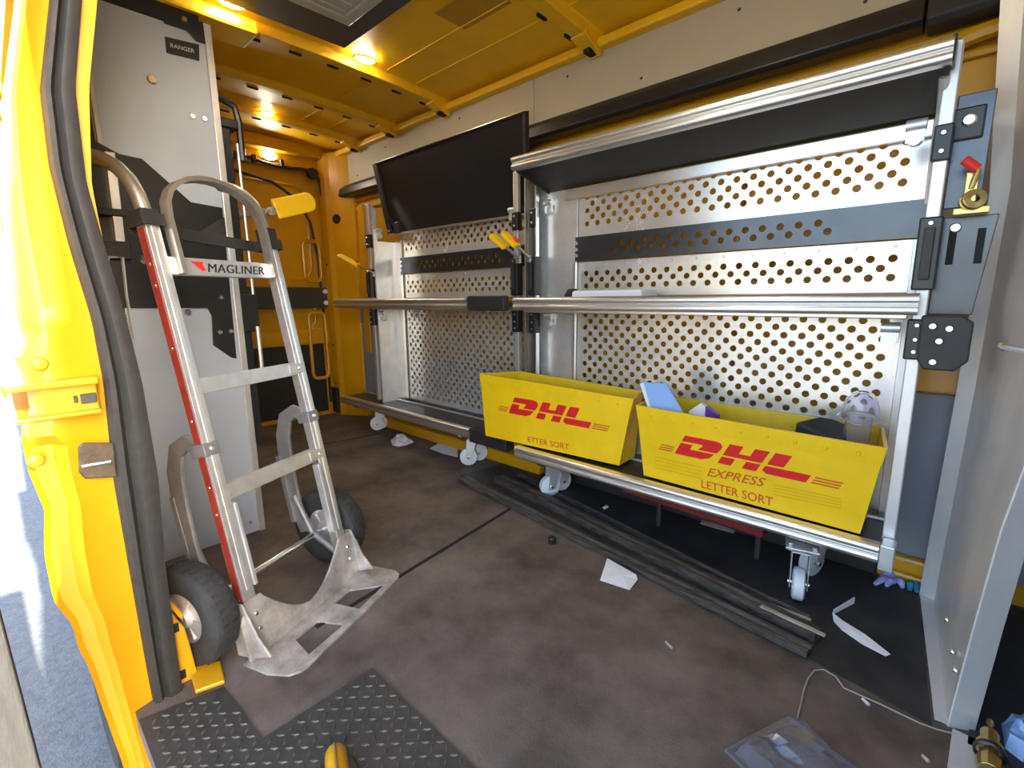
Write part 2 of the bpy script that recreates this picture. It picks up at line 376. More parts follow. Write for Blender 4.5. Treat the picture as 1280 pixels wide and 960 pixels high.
# stepped pressings on the jamb
mb = MB(); prof_rows = []
for i in range(len(zs)-1):
    pass
mb = MB()
pk = [P(97,558,'x',XJ+.004),P(103,553,'x',XJ+.004),P(142,553,'x',XJ+.004),P(146,596,'x',XJ+.004),P(106,598,'x',XJ+.004),P(98,590,'x',XJ+.004)]
mb.prism(pk, (.006,0,0)); pocket = mb.build('latch_pocket', mat('latch_pocket_bronze',(.10,.075,.05),.45,.4,var=.3,scale=40), wall_near, bevel=.003)
mb = MB(); a, b = P(104,583,'x',XJ+.014), P(138,577,'x',XJ+.014); mb.tube([a+Vector((-.006,0,0)), a, b, b+Vector((-.006,0,0))], .0045, 8)
mb.build('striker_bar', M_BOLT, pocket, smooth=True)
# slider track at mid height
mb = MB()
mb.box((-2.45,-.004,.742),(XJ+.03,.128,.756)); mb.box((-2.45,.006,.684),(XJ+.03,.126,.692)); mb.box((-2.45,.045,.69),(XJ+.012,.125,.745)); mb.box((-2.45,-.004,.735),(XJ+.03,.002,.756))
trk = mb.build('slider_track', M_YEL, wall_near, bevel=.003)
mb = MB(); mb.box((XJ+.012,.098,.705),(XJ+.018,.122,.724)); mb.box((XJ+.012,.088,.708),(XJ+.016,.094,.722)); mb.build('track_slot', M_DGREY, trk, bevel=.001)
for u, v in ((50,455),(45,575)):
    p = P(u,v,'x',XJ+.002); MB().lathe([(0,.006),(.010,.005),(.014,0)], p, (1,0,0), 12).build('jamb_dimple', M_YEL, wall_near, smooth=True)
# inner bracket plate at the foot of the jamb
mb = MB(); pl = [P(u,v,'x',XJ-.02) for u,v in ((195,748),(205,757),(231,785),(236,800),(252,858),(250,870),(228,895),(205,905))]
mb.prism(pl, (-.02,0,0)); jb = mb.build('jamb_foot_plate', M_YEL, wall_near, bevel=.004)
mb = MB(); q = [P(u,v,'x',XJ-.04) for u,v in ((200,738),(206,742),(229,768),(228,776),(204,752))]; mb.prism(q, (-.05,0,0)); mb.build('foot_plate_ledge', M_YEL, jb, bevel=.002)
mb = MB(); mb.hexa([Vector((x,y,z)) for z in (.001,.012) for x,y in ((-1.30,.215),(-1.205,.205),(-1.19,.262),(-1.27,.275))]); mb.build('foot_plate_toe', M_YEL, jb, bevel=.003)
mb = MB()
for u,v in ((219,785),(228,843)):
    p = P(u,v,'x',XJ-.0195); mb.box((p.x,p.y-.007,p.z-.011),(p.x+.002,p.y+.007,p.z+.011))
mb.build('plate_hole', M_SEAM, jb)

# rubber door seal
vs = []; fs = []
for z in zs:
    l, r = interp(SL,z), interp(SR,z); w = r-l
    vs += [(XJ-.012,l,z),(XJ+.002,l+.002,z),(XJ+.008,l+.14*w,z),(XJ+.008,l+.30*w,z),(XJ-.004,l+.42*w,z),(XJ+.000,l+.50*w,z),(XJ+.010,l+.62*w,z),(XJ+.010,l+.82*w,z),(XJ+.004,r+.004,z),(XJ-.02,r+.006,z)]
k = 10
for i in range(len(zs)-1):
    for j in range(k-1): fs.append((i*k+j, i*k+j+1, (i+1)*k+j+1, (i+1)*k+j))
struct(MB().add(vs, fs).build('trim_4', M_RUB, smooth=True), 'thick ribbed black rubber seal down the side door jamb', 'seal')

# door header, and unseen front side shaped to keep sun off jamb and seal
mb = MB(); mb.box((XJ,.125,1.84),(1.25,.30,1.97)); mb.box((1.25,.125,1.90),(2.3,.33,1.97)); pf = [(interp(OUT,z)-(.040 if z < .85 else .040*max(0,1-(z-.85)/.35)), z) for z in [-.62+.1*i for i in range(26)]]; mb.sweep(pf+[(y+.05,z) for y,z in reversed(pf)], [(.42,0,0),(2.3,0,0)], (0,1,0), (0,0,1)); mb.box((1.26,.33,1.90),(2.3,1.93,1.96))
struct(mb.build('trim_5', M_YEL, bevel=.01), 'yellow side door frame over the opening, with unseen front side shaped to block sun', 'door frame')

# ------------------------------------------------------------------ front partition
wall_front = bpy.data.objects.new('wall_front', None); C.objects.link(wall_front); struct(wall_front, 'bare metal partition panel with folded edges at the right', 'partition')
A = Vector((.028,1.785,0)); Bv = Vector((.070,1.257,0)); dirn = (Bv-A).normalized(); nrm = Vector((dirn.y, -dirn.x, 0))
if nrm.x > 0: nrm = -nrm
lean = [(0,0.),(.65,.014),(1.15,.019),(1.6,-.012),(1.95,-.03)]
leanN = [(0,0.),(.42,.022),(.57,.040),(1.0,.085),(1.95,.19)]
def wp(s, h, off): # s 0 far ..1 near, off toward cargo
    a = A + Vector((interp(lean,h),0,0)); b = Bv + Vector((interp(leanN,h),0,0))
    p = a+(b-a)*s + nrm*off; return Vector((p.x,p.y,h))
hs = [0,.04,.25,.45,.65,.9,1.15,1.4,1.6,1.95]
def sheet(name, s0, o0, s1, o1, h0=0, mt=M_PANEL, th=.002):
    vs = []; fs = []; hh = [h for h in hs if h >= h0]
    for h in hh: vs += [wp(s0,h,o0), wp(s1,h,o1)]
    for i in range(len(hh)-1): fs.append((2*i,2*i+1,2*i+3,2*i+2))
    ob = MB().add(vs, fs).build(name, mt, wall_front)
    md = ob.modifiers.new('gauge','SOLIDIFY'); md.thickness = th; return ob
M_PART = mat('mill_finish_partition', (.70,.68,.67), .36, .35, var=.10, scale=6, stretch=(1,1,.4), rvar=.08)
web = sheet('partition_sheet', 0, 0, 1, 0, mt=M_PART)
sheet('far_flange', 0, 0, -.035, .034, mt=M_PART)
sheet('near_flange', 1, 0, .965, -.042, mt=M_PART)
mb = MB(); mb.hexa([wp(0,.003,0),wp(1,.003,0),wp(1,.003,.022),wp(-.035,.003,.034),wp(0,.006,0),wp(1,.006,0),wp(1,.006,.022),wp(-.035,.006,.034)]); mb.build('bottom_flange', M_PART, wall_front)
for u, v in ((1185,775),(1192,815),(1196,838),(1259,433)):
    # bolt heads on the sheet
    best = None
    n0 = nrm; d = CR*((u-640)/FPX)-CU*((v-480)/FPX)+CF; t = (A-CAM).dot(n0)/d.dot(n0); p = CAM+d*t
    bolt(p, n0, .007 if v > 600 else .010, .006 if v > 600 else .012).build('bolt', M_BOLT, web, smooth=True)
    if v < 600:
        MB().tube([p+n0*.008, p+n0*.012+Vector((.03,-.08,0)), p+n0*.012+Vector((.06,-.18,0))], .006, 8).build('latch_rod', M_BOLT, web, smooth=True)
b2 = P(1222,805,'z',.0)
# cab beyond the partition
mb = MB(); mb.box((1.22,.05,-.05),(1.27,1.95,1.97)); struct(mb.build('wall_cab', M_DGREY), 'dark cab end beyond the partition', 'wall')
mb = MB(); mb.hexa([Vector(p) for p in ((.10,1.225,.0),(.60,1.225,.0),(.60,1.90,.0),(.13,1.90,0),(.10,1.225,.004),(.60,1.225,.004),(.60,1.90,.004),(.13,1.90,.004))])
mb.box((.16,.2,.0),(1.2,1.225,.004))
tag(mb.build('cab_floor_mat', mat('blue_grey_cab_mat',(.030,.036,.048),.6,var=.2,scale=8)), 'dark blue-grey mat beyond the partition', 'mat')

# ------------------------------------------------------------------ floor coverings
mb = MB(); pts = [(-1.80,1.53),(-1.2,1.42),(-.17,1.275),(.045,1.235),(-.01,1.79),(-.01,1.835),(-1.76,1.835)]
mb.prism([(x,y,.0006) for x,y in pts], (0,0,.003)); tag(mb.build('rubber_sheet', M_MAT), 'black rubber sheet on the floor under the right shelves', 'mat')
# diamond tread mat
TP = [(-1.215,.10),(-1.18,.256),(-.967,.266),(-.97,.522),(.12,.518),(.12,.10)]
mb = MB(); mb.prism([(x,y,.0006) for x,y in TP], (0,0,.005)); 
tread = tag(mb.build('tread_mat', M_TREAD), 'black diamond-tread mat in the side door entry', 'mat')
def inside(x,y):
    c = False; n = len(TP)
    for i in range(n):
        (x1,y1),(x2,y2) = TP[i], TP[(i+1)%n]
        if (y1>y)!=(y2>y) and x < (x2-x1)*(y-y1)/(y2-y1)+x1: c = not c
    return c
mb = MB(); s_ = .0215
for i in range(-70,20):
    for j in range(0,40):
        x, y = i*s_, .1+j*s_
        if x > -.2 and (i+j)%1: continue
        if not inside(x,y) or not inside(x+.01,y+.01) or not inside(x-.011,y-.011): continue
        a = PI/4 if (i+j)%2 else -PI/4
        ca, sa = math.cos(a), math.sin(a); l, w = .0095, .0032
        base = [(x+ca*p-sa*q, y+sa*p+ca*q) for p,q in ((-l,0),(0,-w),(l,0),(0,w))]
        top = [(x+ca*p*.6-sa*q*.4, y+sa*p*.6+ca*q*.4) for p,q in ((-l,0),(0,-w),(l,0),(0,w))]
        mb.add([(p[0],p[1],.0055) for p in base]+[(p[0],p[1],.0085) for p in top], [(4,5,6,7),(0,1,5,4),(1,2,6,5),(2,3,7,6),(3,0,4,7)])
mb.build('tread_pattern', mat('worn_tread_tops',(.085,.078,.070),.45,var=.3,scale=25), tread)

# ------------------------------------------------------------------ hand truck
W = Vector((-.393,.919,0)).normalized(); Fw = Vector((.919,.393,0)).normalized(); th = math.radians(10.43)
UPV = Vector((0,0,1))*math.cos(th) - Fw*math.sin(th); NV = Fw*math.cos(th) + Vector((0,0,1))*math.sin(th)
HW = .175
T0 = Vector((-1.252,.361,0)) + W*HW
def T(u, n, v): return T0 + W*u + NV*n + UPV*v           # frame of the leaning rails
def TF(u, n, z): return Vector((T0.x,T0.y,0)) + W*u + Fw*n + Vector((0,0,z))   # frame of the floor
truck = thing('hand_truck', (T0.x,T0.y,0), 'aluminium two-wheel hand truck leaning back, with loop handle and red-striped rail', 'hand truck')
def tbox(mb, u0,u1,n0,n1,v0,v1):
    mb.hexa([T(u,n,v) for v in (v0,v1) for u,n in ((u0,n0),(u1,n0),(u1,n1),(u0,n1))]); return mb
for s in (-1,1):
    mb = MB(); tbox(mb, s*HW-.017,s*HW+.017,-.016,.016,.02,1.10)
    if s < 0:
        mb.cur = 1
        for v in (.15,.38,.45,.62,.80,.95,1.0): mb.add(*(lambda q:(q.v,q.f))(bolt(T(-HW-.0185,0,v), -W, .0045,.003)))
    rl = mb.build('rail', [M_TRUCK, M_BOLT], truck, bevel=.004)
    mb = MB(); tbox(mb, s*HW-.004,s*HW+.004,.016,.0175,.17,1.09); mb.build('rail_groove', M_GALV, rl)
    if s < 0:
        mb = MB(); tbox(mb, -HW-.0185,-HW-.017,-.012,.010,.12,1.085); st = mb.build('red_stripe', M_RTAPE, rl); st['label'] = 'worn red reflective stripe'
    mb = MB(); tbox(mb, s*HW-.030 if s>0 else s*HW+.019, s*HW-.019 if s>0 else s*HW+.030, -.006,.020,.17,.395); mb.build('glide_strip', M_GALV, rl, bevel=.003)
    # bent handle tube and collar
    path = [(0,1.09),(0,1.125),(-.006,1.165),(-.022,1.205),(-.050,1.24),(-.082,1.265),(-.115,1.283),(-.135,1.292)]
    mb = MB(); mb.tube([T(s*HW, n, v) for n,v in path], .0165, 14); mb.build('handle', M_TUBE, truck, smooth=True)
    mb = MB(); tbox(mb, s*HW-.021,s*HW+.021,-.021,.021,1.092,1.128); mb.build('collar', M_BLACKM, truck, bevel=.004)
# loop handle of flat bar
mb = MB(); pts = []; R_ = .140
for v in (.975,1.01,1.05,1.09): pts.append((-R_,v))
for i in range(13):
    a = PI - PI*i/12; pts.append((R_*math.cos(a)*(1 if True else 1), 1.11+.115*math.sin(a)**.8))
for v in (1.09,1.05,1.01,.975): pts.append((R_,v))
L_ = len(pts); vs = []; fs = []
for i,(u,v) in enumerate(pts):
    p, q = pts[max(i-1,0)], pts[min(i+1,L_-1)]; d = Vector((q[0]-p[0], q[1]-p[1])).normalized(); nn = Vector((-d.y,d.x))
    for o_, n_ in ((.006,.012),(-.006,.012),(-.006,.038),(.006,.038)): vs.append(T(u+nn.x*o_, n_, v+nn.y*o_))
for i in range(L_-1):
    for k in range(4): fs.append((i*4+k,i*4+(k+1)%4,(i+1)*4+(k+1)%4,(i+1)*4+k))
fs += [(3,2,1,0), tuple(range(4*(L_-1),4*L_))]
MB().add(vs, fs).build('loop_handle', M_TUBE, truck)
# crossbars
for v, hh in ((.700,.020),(.425,.020)):
    mb = MB(); tbox(mb, -HW+.017,HW-.017,-.004,.014,v-hh,v+hh); tbox(mb, -HW+.017,HW-.017,-.014,-.004,v-hh,v-hh+.005); tbox(mb, -HW+.017,HW-.017,-.014,-.004,v+hh-.005,v+hh); tbox(mb,HW-.05,HW+.012,.0145,.0185,v-.014,v+.014)
    mb.build('crossbar', M_TRUCK, truck, bevel=.003)
    bolt(T(HW-.012,.0185,v), NV, .005,.003).build('bolt', M_BOLT, truck)
mb = MB(); tbox(mb, -HW+.0175,HW-.0175,.002,.014,.975,1.020); npb = mb.build('nameplate_bar', M_TRUCK, truck, bevel=.003)
tv, tf = text_mesh('MAGLINER', 1, .22, 0, 1.06)
u0, u1, v0, v1 = -.060, .118, .985, 1.008
mb = MB()
for k_ in (-.0009,0,.0009): mb.add([T(u0+(u1-u0)*x+k_, .0146+k_*.05, v0+(v1-v0)*y) for x,y in tv], tf)
mb.build('lettering', M_INK, npb)
mb = MB(); mb.add([T(u,.0146,v) for u,v in ((-.103,1.011),(-.067,1.011),(-.071,1.003),(-.065,.990),(-.075,.986))], [(0,1,2,3,4)]); mb.build('red_mark', M_REDP, npb)
# nose plate
def quad(s_, a, b, c, d): pass
tz = .006
outer = [(-.232,.01),(-.236,.090),(-.222,.145),(-.200,.164),(-.185,.168),(.215,.168),(.238,.158),(.252,.135),(.252,.01)]
hx = 0
holes = [[TF(*((P(u,v,'z',tz)-Vector((T0.x,T0.y,0))).dot(W), (P(u,v,'z',tz)-Vector((T0.x,T0.y,0))).dot(Fw)),tz) for u,v in h] for h in (((369,799),(396,776),(431,779.5),(386,818)),((418,754),(437,737),(480,731),(449,761)))]
import bmesh
from mathutils.geometry import tessellate_polygon
def plate(outer3, holes3, thick, name, mt, parent, bevel=0):
    loops = [outer3]+holes3; tri = tessellate_polygon(loops); flat = [p for l in loops for p in l]; n = len(flat); d = Vector((0,0,thick)) if not isinstance(thick, Vector) else thick
    vs = flat+[p-d for p in flat]; fs = [tuple(t) for t in tri]+[tuple(n+i for i in reversed(t)) for t in tri]
    o = 0
    for l in loops:
        k = len(l)
        for i in range(k): fs.append((o+i,o+(i+1)%k,n+o+(i+1)%k,n+o+i))
        o += k
    return MB().add(vs, fs).build(name, mt, parent, bevel=bevel)
nose = plate([TF(u,n,tz) for u,n in outer], holes, .006, 'toe_plate', M_CAST, truck)
# curved riser of the toe plate and side cheeks
ri = [(-.222,.0),(-.222,.10),(-.20,.145),(-.150,.145)]
for i in range(11):
    t = -1+2*i/10; ri.append((.145*t, .030+.105*abs(t)**1.7))
ri += [(.150,.145),(.20,.145),(.232,.10),(.245,.0)]
mb = MB(); mb.prism([T(u,.026,v+.001) for u,v in ri], NV*-.008); mb.build('toe_plate_riser', M_CAST, truck, bevel=.002)
for s in (-1,1):
    mb = MB(); mb.prism([T(s*.205,.016,.004),T(s*.205,.085,.012),T(s*.205,.055,.06),T(s*.205,.028,.150),T(s*.205,-.02,.150),T(s*.205,-.03,.008)], W*.007*s); mb.build('cheek_plate', M_CAST, truck, bevel=.002)
    for v in (.065,.105): bolt(T(s*.178,.026,v+.0), NV, .006,.005).build('bolt', M_BOLT, truck)
# curved rear brackets, axle, wheels
AX_N, AX_Z, RW = -.120, .131, .130
def Lp(s, n, v): return T(s*HW, n, v)
for s in (-1,1):
    br = [(-.015,.545),(-.06,.568),(-.102,.550),(-.130,.49),(-.143,.40),(-.146,.31),(-.143,.22),(-.135,.16)]
    prof = [(-.019,-.006),(.019,-.006),(.019,.006),(-.019,.006)]; vs = []; fs = []
    for i,(n,v) in enumerate(br):
        p,q = br[max(i-1,0)], br[min(i+1,len(br)-1)]; d = Vector((q[0]-p[0],q[1]-p[1])).normalized(); nn = Vector((-d.y,d.x))
        wd = .017+.010*math.sin(PI*i/(len(br)-1))
        for a,b in ((-wd,-.006),(wd,-.006),(wd,.006),(-wd,.006)):
            vs.append(T(s*HW+b+ s*.004, n+nn.x*a, v+nn.y*a))
    for i in range(len(br)-1):
        for k in range(4): fs.append((i*4+k,i*4+(k+1)%4,(i+1)*4+(k+1)%4,(i+1)*4+k))
    fs += [(3,2,1,0), tuple(range(4*(len(br)-1),4*len(br)))]
    mb = MB().add(vs, fs)
    tbox(mb, s*HW-.02,s*HW+.02,-.03,.018,.435,.475) if False else None
    tbox(mb, s*HW-.012,s*HW+.012,-.170,-.152,.20,.43)
    # lower diagonal arm to the axle and the rail foot
    mb.tube([T(s*HW,-.14,.29), T(s*HW,-.12,.22), T(s*HW,-.10,.16), T(s*HW,-.02,.09)], .011, 8)
    bk = mb.build('wheel_bracket', M_CAST2, truck, bevel=.003)
    mb = MB(); tbox(mb, s*HW-.021,s*HW+.021,-.03,.0185,.528,.562); mb.build('bracket_clamp', M_CAST2, bk, bevel=.003)
    bolt(T(s*HW,.0185,.546), NV, .006,.004).build('bolt', M_BOLT, bk)
c0 = TF(0, AX_N, AX_Z)
mb = MB(); mb.cyl(c0-W*.285, c0+W*.285, .0095, 12); mb.build('axle', M_BOLT, truck, smooth=True)
for s in (-1,1):
    c = c0+W*.250*s
    prof = [(.066,-.028),(.085,-.036),(.112,-.037),(.124,-.030),(.1295,-.018),(.130,0),(.1295,.018),(.124,.030),(.112,.037),(.085,.036),(.066,.028)]
    ty = MB().lathe(prof+[(.066,-.028)], c, W, 40).build('wheel', M_TYRE, truck, smooth=True)
    g = MB()
    for i in range(40):
        a = 2*PI*i/40; x = Fw*math.cos(a)+Vector((0,0,1))*math.sin(a); t_ = -Fw*math.sin(a)+Vector((0,0,1))*math.cos(a)
        for sd in (-1,1):
            b0 = c + x*.1285 + W*(.006*sd); g.hexa([b0+W*(.014*sd)*k1+t_*k2*.004+x*h for h in (0,.0025) for k1,k2 in ((0,-1),(1,-1),(1,1),(0,1))])
    g.build('tread', M_TYRE, ty)
    hb = MB().lathe([(.010,-.03),(.022,-.034),(.026,-.02),(.058,-.016),(.067,-.026),(.067,.026),(.058,.016),(.026,.02),(.022,.034),(.010,.03)], c, W, 30)
    for i in range(5):
        a = 2*PI*i/5; x = Fw*math.cos(a)+Vector((0,0,1))*math.sin(a); hb.cyl(c+x*.024-W*.012, c+x*.06-W*.012, .009, 8)
    hb.build('hub', M_GALV, ty, smooth=True)

# strap that holds the truck against the shelving
mb = MB()
def band(u0,u1,n0,n1,va,vb): return tbox(mb,u0,u1,n0,n1,va,vb)
for s in (-1,1):
    va, vb = (1.088,1.116) if s < 0 else (1.062,1.092)
    band(s*HW-.027,s*HW+.027,.0225,.0265,va,vb); band(s*HW+.023,s*HW+.027,-.030,.0225,va,vb); band(s*HW-.027,s*HW-.023,-.030,.0225,va,vb)
mb.hexa([T(-HW-.027,-.034,1.083),T(HW+.027,-.034,1.062),T(HW+.027,-.029,1.062),T(-HW-.027,-.029,1.083),T(-HW-.027,-.034,1.116),T(HW+.027,-.034,1.092),T(HW+.027,-.029,1.092),T(-HW-.027,-.029,1.116)])
tag(mb.build('retaining_strap', M_BLACKM, bevel=.001), 'flat black strap stretched behind the hand truck loop handle', 'strap')

# ------------------------------------------------------------------ near-side shelving (seen from its end panel)
XP = -1.95
def Q(u, v, x=XP): return P(u, v, 'x', x)
near = thing('shelving_unit', (-2.6,.46,0), 'steel shelving unit behind the hand truck, its tall flat end panel facing the camera', 'shelving')
mb = MB(); mb.box((XP-.004,.30,.002),(XP,.612,1.765)); ep = mb.build('end_panel', M_PANEL, near, bevel=.0015)
mb = MB(); mb.box((XP-.03,.612,.0),(XP+.004,.634,1.80)); mb.box((XP-.012,.29,.002),(XP+.003,.302,1.765)); mb.build('panel_flange', M_GALV, near, bevel=.002)
mb = MB(); mb.prism([(XP+.002,.50,1.772),(XP+.002,.61,1.80),(XP+.002,.612,1.735),(XP+.002,.585,1.735),(XP+.002,.56,1.757),(XP+.002,.50,1.757)], (.006,0,0)); mb.prism([(XP-.05,.30,1.766),(XP+.004,.30,1.766),(XP+.004,.60,1.766),(XP-.05,.60,1.766)], (0,0,.05)); mb.build('top_bracket', M_BLACK, near, bevel=.002)
bolt(Q(230,25,XP+.008),(1,0,0),.010,.008).build('bolt', M_GOLD, near)
pl = [Q(u,v,XP+.001) for u,v in ((206,46),(248.5,56),(249,76),(208,66))]
mb = MB(); mb.prism(pl, (.0025,0,0)); bd = mb.build('badge', M_INK, near)
tv, tf = text_mesh('RANGER', 1, .0, .015, 1.0)
O = pl[3]; ex = pl[2]-pl[3]; ez = pl[0]-pl[3]
mb = MB(); mb.add([O+ex*(.13+.74*x)+ez*(.40+.27*y)+Vector((.0032,0,0)) for x,y in tv], tf); mb.build('lettering', mat('badge_silver',(.6,.58,.52),.4), bd)
blk = [(108,175),(117,176),(149,193),(177,199),(238,253),(277,260),(281,300),(295,448),(289,447),(266,431),(264,395),(259,385),(163,385),(150,385),(120,300)]
mb = MB(); mb.prism([Q(u,v,XP+.001) for u,v in blk], (.008,0,0)); cp = mb.build('cover_plate', M_BLACK, near, bevel=.0015)
for u,v,r,mm in ((276,372,.009,M_BOLT),(275,415,.009,M_BOLT),(288,414,.009,M_BOLT),(182,325,.016,M_BOLT),(169,243,.010,M_GOLD),(235,391,.012,M_BOLT)):
    bolt(Q(u,v,XP+.009 if u!=235 else XP),(1,0,0),r,.008).build('bolt', mm, cp, smooth=True)
for u,v,r in ((190,100,.015),(240,146,.010),(255,149,.010),(312,652,.008)):
    bolt(Q(u,v,XP),(1,0,0),r,.010).build('bolt', M_BOLT, ep, smooth=True)
# vertical slide, latch channel and clamp on the end panel
mb = MB(); a, b = Q(137,190,XP+.03), Q(152,318,XP+.03); mb.hexa([Vector((x,p.y+dy,p.z)) for p in (b,a) for x,dy in ((XP+.01,-.012),(XP+.035,-.012),(XP+.035,.012),(XP+.01,.012))]); mb.build('slide_rail', M_ALU, near, bevel=.002)
for (u0,v0,u1,v1) in ((112,258,152,262),(120,300,158,316)):
    mb = MB(); p, q = Q(u0,v0,XP+.04), Q(u1,v1,XP+.04); mb.box((XP+.01,p.y,min(p.z,q.z)-.02),(XP+.045,q.y+.012,max(p.z,q.z))); mb.build('slide_stop', M_BLACKM, near, bevel=.003)
mb = MB(); pth = [Q(u,v,XP+.045) for u,v in ((134,329),(136,321),(153,322),(158,370),(167,422),(155,421))]
mb.tube(pth, .0045, 6); mb.build('latch_channel', M_GALV, near)
mb = MB(); p, q = Q(134,325,XP+.02), Q(163,420,XP+.02); mb.hexa([Vector((x,y,z)) for z,ya,yb in ((q.z,q.y-.06,q.y-.012),(p.z,p.y,p.y+.035)) for x,y in ((XP+.009,ya),(XP+.03,ya),(XP+.03,yb),(XP+.009,yb))]); mb.build('latch_body', M_BLACK, near, bevel=.002)
mb = MB(); c = Q(150,398,XP+.03); mb.cyl(c-Vector((0,.02,0)), c+Vector((0,.015,0)), .012, 12); mb.build('latch_pin', M_BOLT, near, smooth=True)
# triangular latch tongue on the cover plate and its tab
mb = MB(); mb.prism([Q(u,v,XP+.01) for u,v in ((245,292),(278,272),(281,300),(258,308))], (.02,0,0)); mb.build('latch_tongue', M_BLACKM, near, bevel=.002)
# shelves running away to the rear, with their front edges and posts
for z in (.26,.88,1.40):
    mb = MB(); mb.box((-3.3,.30,z),(XP-.02,.60,z+.012)); sh = mb.build('shelf', M_DECK, near)
    mb = MB(); mb.box((-3.3,.585,z-.03),(XP-.035,.61,z+.03)); mb.build('shelf_edge', M_ALU, sh, bevel=.004)
mb = MB(); mb.box((-3.3,.290,.05),(XP-.03,.298,1.62)); mb.build('back_panel', M_PERF, near)
mb = MB(); mb.box((-3.3,.31,.0),(-3.26,.60,1.5)); mb.build('end_panel', M_PANEL, near)
mb = MB(); mb.box((XP-.10,.645,.34),(XP-.04,.675,1.50)); mb.box((XP-.10,.63,1.50),(XP-.03,.70,1.53)); mb.box((XP-.11,.635,.78),(XP-.02,.70,.92)); mb.box((XP-.10,.60,.85),(XP-.05,.645,.89))
fp = mb.build('folding_post', M_BLACK, near, bevel=.003)
mb = MB(); mb.tube([(XP-.03,.69,1.45),(XP-.03,.69,.92)], .006, 8); mb.tube([(XP-.02,.69,.80),(XP-.02,.69,.62)], .009, 8); mb.build('gas_strut', M_TUBE, near, smooth=True)
mb = MB(); mb.tube([(XP-.05,.63,1.60),(XP-.05,.66,1.595),(XP-.05,.70,1.58),(XP-.05,.71,1.53),(XP-.05,.71,1.40)], .012, 8); mb.build('hinge_hook', M_BLACK, near, smooth=True)
a, b = Q(343,262,-2.0), Q(393,251,-2.0)
def grip(a, b, w, t, name, parent, mt=M_GRIP):
    a, b = Vector(a), Vector(b); d = (b-a).normalized(); s_ = d.cross(Vector((1,0,0))).normalized(); k = d.cross(s_)
    mb = MB(); pts = []
    for i in range(9):
        q = PI*(i/8-.5); pts.append(b + d*(w*.4*math.cos(q)-w*.4) + s_*(w*.5*math.sin(q)))
    poly = [a - s_*w*.5]+pts+[a + s_*w*.5]
    mb.prism([p-k*t/2 for p in poly], k*t); return mb.build(name, mt, parent, bevel=min(t,.02)*.3)
grip(a, b, .075, .022, 'latch_grip', near)
mb = MB(); mb.tube([(XP-.07,.66,a.z-.04), a+(b-a)*.1], .012, 8); mb.lathe([(0,-.012),(.016,-.01),(.016,.01),(0,.012)], a+Vector((.01,-.02,-.01)), (1,0,0), 12); mb.build('latch_lever', M_BOLT, near, smooth=True)

# ------------------------------------------------------------------ perforated far-side shelving units
def perforated(mb, xa, xb, za, zb, y, mx0=.012, mx1=.012, mz0=.014, mz1=.014, cw=.0515, ch=.0263, r=.0110):
    X0, X1, Z0, Z1 = xa+mx0, xb-mx1, za+mz0, zb-mz1
    rows = int((Z1-Z0)/ch); zs0 = (Z0+Z1)/2 - rows*ch/2; n = int((X1-X0)/cw); xs0 = (X0+X1)/2 - n*cw/2
    def rect(a,b,c,d):
        if b-a > 1e-5 and d-c > 1e-5: mb.add([(a,y,c),(b,y,c),(b,y,d),(a,y,d)], [(0,1,2,3)])
    rect(xa,xb,za,zs0); rect(xa,xb,zs0+rows*ch,zb)
    ca = math.atan2(ch,cw); angs = [0,ca,PI/3,PI/2,2*PI/3,PI-ca,PI,PI+ca,4*PI/3,3*PI/2,5*PI/3,2*PI-ca]
    for j in range(rows):
        odd = j%2; k = n-1 if odd else n; st = xs0+(cw/2 if odd else 0); z = zs0+(j+.5)*ch
        rect(xa,st,z-ch/2,z+ch/2); rect(st+k*cw,xb,z-ch/2,z+ch/2)
        for i in range(k):
            x = st+(i+.5)*cw; vo = []; vi = []
            for a in angs:
                c_, s_ = math.cos(a), math.sin(a); t = min(cw/2/abs(c_) if abs(c_)>1e-6 else 9, ch/2/abs(s_) if abs(s_)>1e-6 else 9)
                vo.append((x+t*c_, y, z+t*s_)); vi.append((x+r*c_, y, z+r*s_))
            mb.add(vo+vi, [(q,(q+1)%12,12+(q+1)%12,12+q) for q in range(12)])
    return mb
def solid(ob, t=.002):
    md = ob.modifiers.new('gauge','SOLIDIFY'); md.thickness = t; md.offset = 0; return ob
LIP = [(.004,0)]+[(-.007*math.sin(PI*i/8)**.6, .001+.022*i/8) for i in range(9)]+[(.003,.0245)]+[(-.008*math.sin(PI*i/8)**.6, .026+.024*i/8) for i in range(9)]+[(.006,.052),(.022,.052),(.028,.046),(.028,0)]
def lip(mb, x0, x1, y, z, s=1.0, M=None): return mb.sweep([(q[0]*s, q[1]*s) for q in LIP], [(x0,y,z),(x1,y,z)], (0,1,0), (0,0,1), M)

